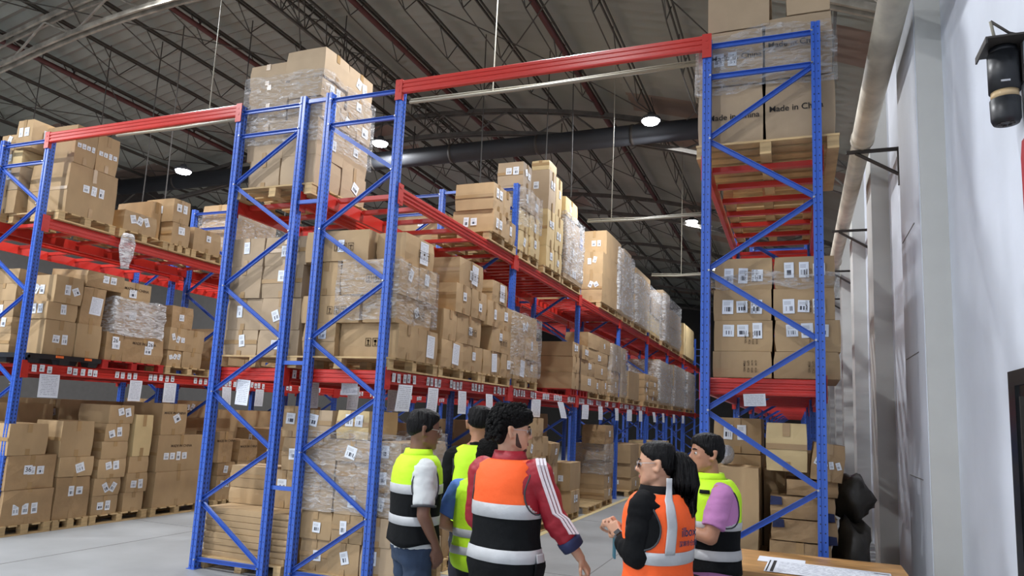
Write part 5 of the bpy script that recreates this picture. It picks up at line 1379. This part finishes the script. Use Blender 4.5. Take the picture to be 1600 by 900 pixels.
for q in range(3):       # three stripes from the neck along the outside of the sleeve to the cuff
    u_ = Vector((.45, .75, .0)).normalized()*(q-1)*.021
    pts = [sh+Vector((.036, -.03, .070))+u_, sh+out*.083+Vector((0, 0, .01))+u_]
    for f_ in (.25, .5, .75, .95): pts.append(sh+(el-sh)*f_+out*(.082-.003*f_)+u_)
    o2 = Vector((.8, -.42, .42)).normalized()
    for f_ in (.12, .3, .5): pts.append(el+(wr-el)*f_+o2*(.083-.010*f_)+u_)
    sm = MB(); side = u_.normalized() if q != 1 else Vector((.45, .75, 0)).normalized()
    rr = [[p+Vector((.45, .75, 0)).normalized()*w_ + out*h_ for w_, h_ in ((-.007, -.016), (.007, -.016), (.007, .002), (-.007, .002))] for p in pts]
    sm.rings(rr); sm.obj('sleeve_stripe', 'cloth_stripe', js)
v, rg_ = vest(t, k, 1.0, ly, .80, [(1.235, 'vest_black'), (2, 'hi_vis_orange')], [(1.225, .075, 'reflective'), (.995, .068, 'reflective')], seed=4, off=.036, arm_m='cloth_red')
pk = vest_patch(v, rg_, -.03, .055, .86, .965, 'vest_black', 'hip_pocket', .014); pk['label'] = 'black patch pocket'
vest_patch(v, rg_, -.02, .03, .965, 1.01, 'reflective', 'pocket_flap', .017, 4)
MB().rings([ell(0, ly(z)+.0, z, r_*k, r_*k) for z, r_ in ((1.455*k, .108), (1.49*k, .092), (1.525*k, .082), (1.522*k, .07))]).obj('collar', 'cloth_red', js, True)
trousers(t, k, 1.0, 'trousers_dark', .92)
cap_ = hair_cap(T, 'hair', 'hair_curly', t, .030, .048, -.085, .012, .0, 4, .5)
cb = MB(); rnd = random.Random(5)
for q in range(620):
    a_ = rnd.uniform(0, 2*PI); z_ = rnd.uniform(-.07, .135); sy = math.sin(a_)
    if z_ < (.062 if sy > .3 else (-.075 if sy < -.45 else .052)): continue
    rr = math.sqrt(max(.02, 1-(max(z_, 0)/.158)**2)); p = Vector(((.078+.028)*rr*math.cos(a_), -.016+(.098+.030)*rr*math.sin(a_), z_+.018))
    cb.sphere(T @ p, rnd.uniform(.010, .016), 6, 4)
c_ = cb.obj('curls', 'hair_curly', cap_, True); c_['kind'] = 'stuff'
bd = MB()
for s_ in (-1, 1): capsule(bd, T @ Vector((s_*.068, .016, -.01)), T @ Vector((s_*.060, .026, -.060)), .009, .0145, 10); capsule(bd, T @ Vector((s_*.057, .026, -.062)), T @ Vector((s_*.020, .066, -.094)), .0165, .0175, 10); capsule(bd, T @ Vector((-.020, .068, -.096)), T @ Vector((.020, .068, -.096)), .0185, .0185, 10)
remesh(bd, 'beard', ['beard'], .005, 2, t)
eyes(t, T); glasses(t, T, True)

# woman: orange vest, black shirt, ponytail, watch
a = {-1: ((-.160, .01, 1.335), (-.185, .03, 1.085), (-.045, .20, 1.140), (.30, .60, .50), (.75, -.1, -.2), 1.05), 1: ((.155, .01, 1.33), (.19, .05, 1.08), (.045, .24, 1.15), (-.15, .6, .5), (-.75, 0, -.2), 1.0)}
t, T, k, ly = person('woman with long black ponytail in orange vest over black shirt', (-.665, -2.22), 76, 1.625, 'skin_light', a, 1.12, head=(20, -3, 0), headpos=(0, .02))
sh_ = shirt(t, a, k, ly, 1.12, 'cloth_black', .84, {1: 1.72, -1: 1.66}, .016, cuffr=.022)
MB().rings([ell(0, ly(z)+.008, z, r_*k, r_*k*1.05) for z, r_ in ((1.44*k, .112), (1.48*k, .100), (1.52*k, .088), (1.515*k, .074))]).obj('collar', 'cloth_black', sh_, True)
v, rg_ = vest(t, k, 1.15, ly, .80, [(2, 'hi_vis_orange')], [(1.078, .060, 'reflective'), (.925, .060, 'reflective')], seed=5, off=.036, arm_m='cloth_black')
vest_patch(v, rg_, .608, .658, 1.10, 1.455, 'reflective', 'reflective_strap', .006, 14)
vest_patch(v, rg_, .845, .885, 1.10, 1.455, 'reflective', 'reflective_strap', .006, 14)
vest_patch(v, rg_, .56, .575, .86, .90, 'trim_grey', 'press_stud', .008, 2)
for s1, z_, y_ in (('ilbox', 1.205, .062), ('深圳市仓储', 1.150, .030)):
    o = obj('printed_logo', txt(s1, y_, 'cloth_navy'), v); rr_ = rg_(z_, .008); p = Vector(rr_[46]); o.location = (p.x-.002, p.y-.006, z_); o.rotation_euler = (PI/2, 0, -.20)
trousers(t, k, 1.1, 'trousers_dark', .88)
hair_cap(T, 'hair', 'hair', t, .010, .075, -.07, .012, .0, 5, .3)
pony = MB(); rnd = random.Random(3)
for q in range(110):
    a_ = rnd.uniform(0, 2*PI); r_ = rnd.uniform(0, 1)**.5; ox, oy = math.cos(a_)*r_, math.sin(a_)*r_; end = rnd.uniform(.85, 1.12)
    pts = []
    for f_, (yy, zz, w_) in ((0, (-.095, .055, .014)), (.10, (-.130, .064, .032)), (.25, (-.155, .01, .054)), (.45, (-.155, -.09, .066)), (.7, (-.140, -.23, .062)), (1.0, (-.128, -.38*end, .034))):
        pts.append(T @ Vector((ox*w_+rnd.uniform(-.003, .003), yy+oy*w_, zz+oy*w_*.2)))
    pony.tube(pts, [.005, .011, .014, .015, .013, .003], 6)
po = pony.obj('ponytail', 'hair', t, True); po['kind'] = 'stuff'
MB().tube([T @ Vector((0, -.090, .052)), T @ Vector((0, -.106, .058))], .020, 14).obj('hair_tie', 'cloth_white', t, True)
eyes(t, T); glasses(t, T, True)
w_ = Vector(a[-1][2]); d_ = (Vector(a[-1][2])-Vector(a[-1][1])).normalized(); c0 = w_-d_*.022
wt = MB(); wt.tube([c0-d_*.011, c0+d_*.011], .0305, 18); wt = wt.obj('watch', 'watch_grey', t, True)
n_ = Vector((-.75, -.35, .25)); n_ = (n_-d_*n_.dot(d_)).normalized(); pc = c0+n_*.030; sd_ = d_.cross(n_)
wf = MB(); wf.rings([[pc+d_*a1*.018+sd_*b1*.016+n_*h_ for a1, b1 in ((-1, -1), (1, -1), (1, 1), (-1, 1))] for h_ in (-.002, .008)]); wf.obj('watch_face', 'black_glass', wt)
tl = thing('phone', 'small teal phone held in the hands of the ponytailed woman', 'phone', (-.90, -2.19, 1.075), math.radians(110))
MB().box(-.035, .035, -.005, .005, -.055, .065).obj('case', 'teal', tl); MB().box(-.031, .031, -.0058, -.0051, -.05, .06).obj('screen', 'black_glass', tl)

# man 6: green and black vest over pink t-shirt, right of the woman
a = {-1: ((-.175, .01, 1.335), (-.215, .10, 1.09), (-.02, .235, 1.12), (1, .15, .05), (-.1, -1, 0), .35), 1: ((.17, .01, 1.335), (.21, .11, 1.09), (.03, .26, 1.08), (-1, .1, .05), (.1, -1, 0), .35)}
t, T, k, ly = person('man in green and black vest over pink t-shirt with folded arms', (-.50, -1.42), 122, 1.665, 'skin_tan', a, 1.10, head=(-2, 0, 0), headpos=(0, .03))
sh_ = shirt(t, a, k, ly, 1.10, 'cloth_pink', .855, {1: .78, -1: .78})
v, rg_ = vest(t, k, 1.14, ly, .885, [(1.13, 'vest_black'), (2, 'hi_vis_green')], [(1.148, .045, 'reflective'), (.985, .055, 'reflective')], seed=6, off=.036, arm_m='cloth_pink')
vest_patch(v, rg_, .235, .265, .9, 1.42, 'trim_grey', 'zip', .006, 14)
vest_patch(v, rg_, .36, .42, 1.33, 1.35, 'vest_black', 'chest_tab', .008, 2)
MB().rings([ell(0, ly(z)+.005, z, r_*k, r_*k) for z, r_ in ((1.46*k, .108), (1.49*k, .096), (1.515*k, .088), (1.512*k, .075))]).obj('vest_collar', 'hi_vis_green', v, True)
trousers(t, k, 1.08, 'trousers_maroon', .90)
hair_cap(T, 'hair', 'hair', t, .016, .066, -.06, .002, .015, 6, .4); eyes(t, T)

for o in list(bpy.data.objects):
    if o.name.startswith(('printed_', 'letter')): o['kind'] = 'stuff'

def find(txt_): return next(o for o in bpy.data.objects if o.get('label', '').startswith(txt_))
for nm in ('upper of two', 'lower of two'):
    o = next(q for q in bpy.data.objects if q.get('label', '') == 'crumpled carton with dark corner tape, ' + nm)
    for x, z in ((-.19, .13), (.19, .03)): MB().rings([[(x-.045, -.292, z-.035), (x+.045, -.292, z-.03), (x+.04, -.292, z+.03), (x-.04, -.292, z+.035)], [(x-.045, -.28, z-.035), (x+.045, -.28, z-.03), (x+.04, -.28, z+.03), (x-.04, -.28, z+.035)]]).obj('corner_tape', 'cloth_navy', o)
for lab, num, u, z in (('crumpled carton, second layer, nearest ground stack of the left rack', '36', -.05, .24), ('crumpled carton, bottom layer far end, second stack on left rack middle shelf', '26', .1, .28), ('crumpled carton, bottom layer near end, second stack on left rack middle shelf', '26', .0, .28)):
    for o in [q for q in bpy.data.objects if q.get('label', '') == lab]:
        xm = max(v.co.x for v in o.data.vertices)
        p_ = obj('number_label', plate_uv('number_label', .10, .11, 'paper'), o, (xm+.006, u, z), (0, 0, PI/2))
        q_ = obj('printed_number', txt(num, .08, 'ink'), p_, (0, -.0012, 0), (PI/2, 0, 0)); q_['kind'] = 'stuff'
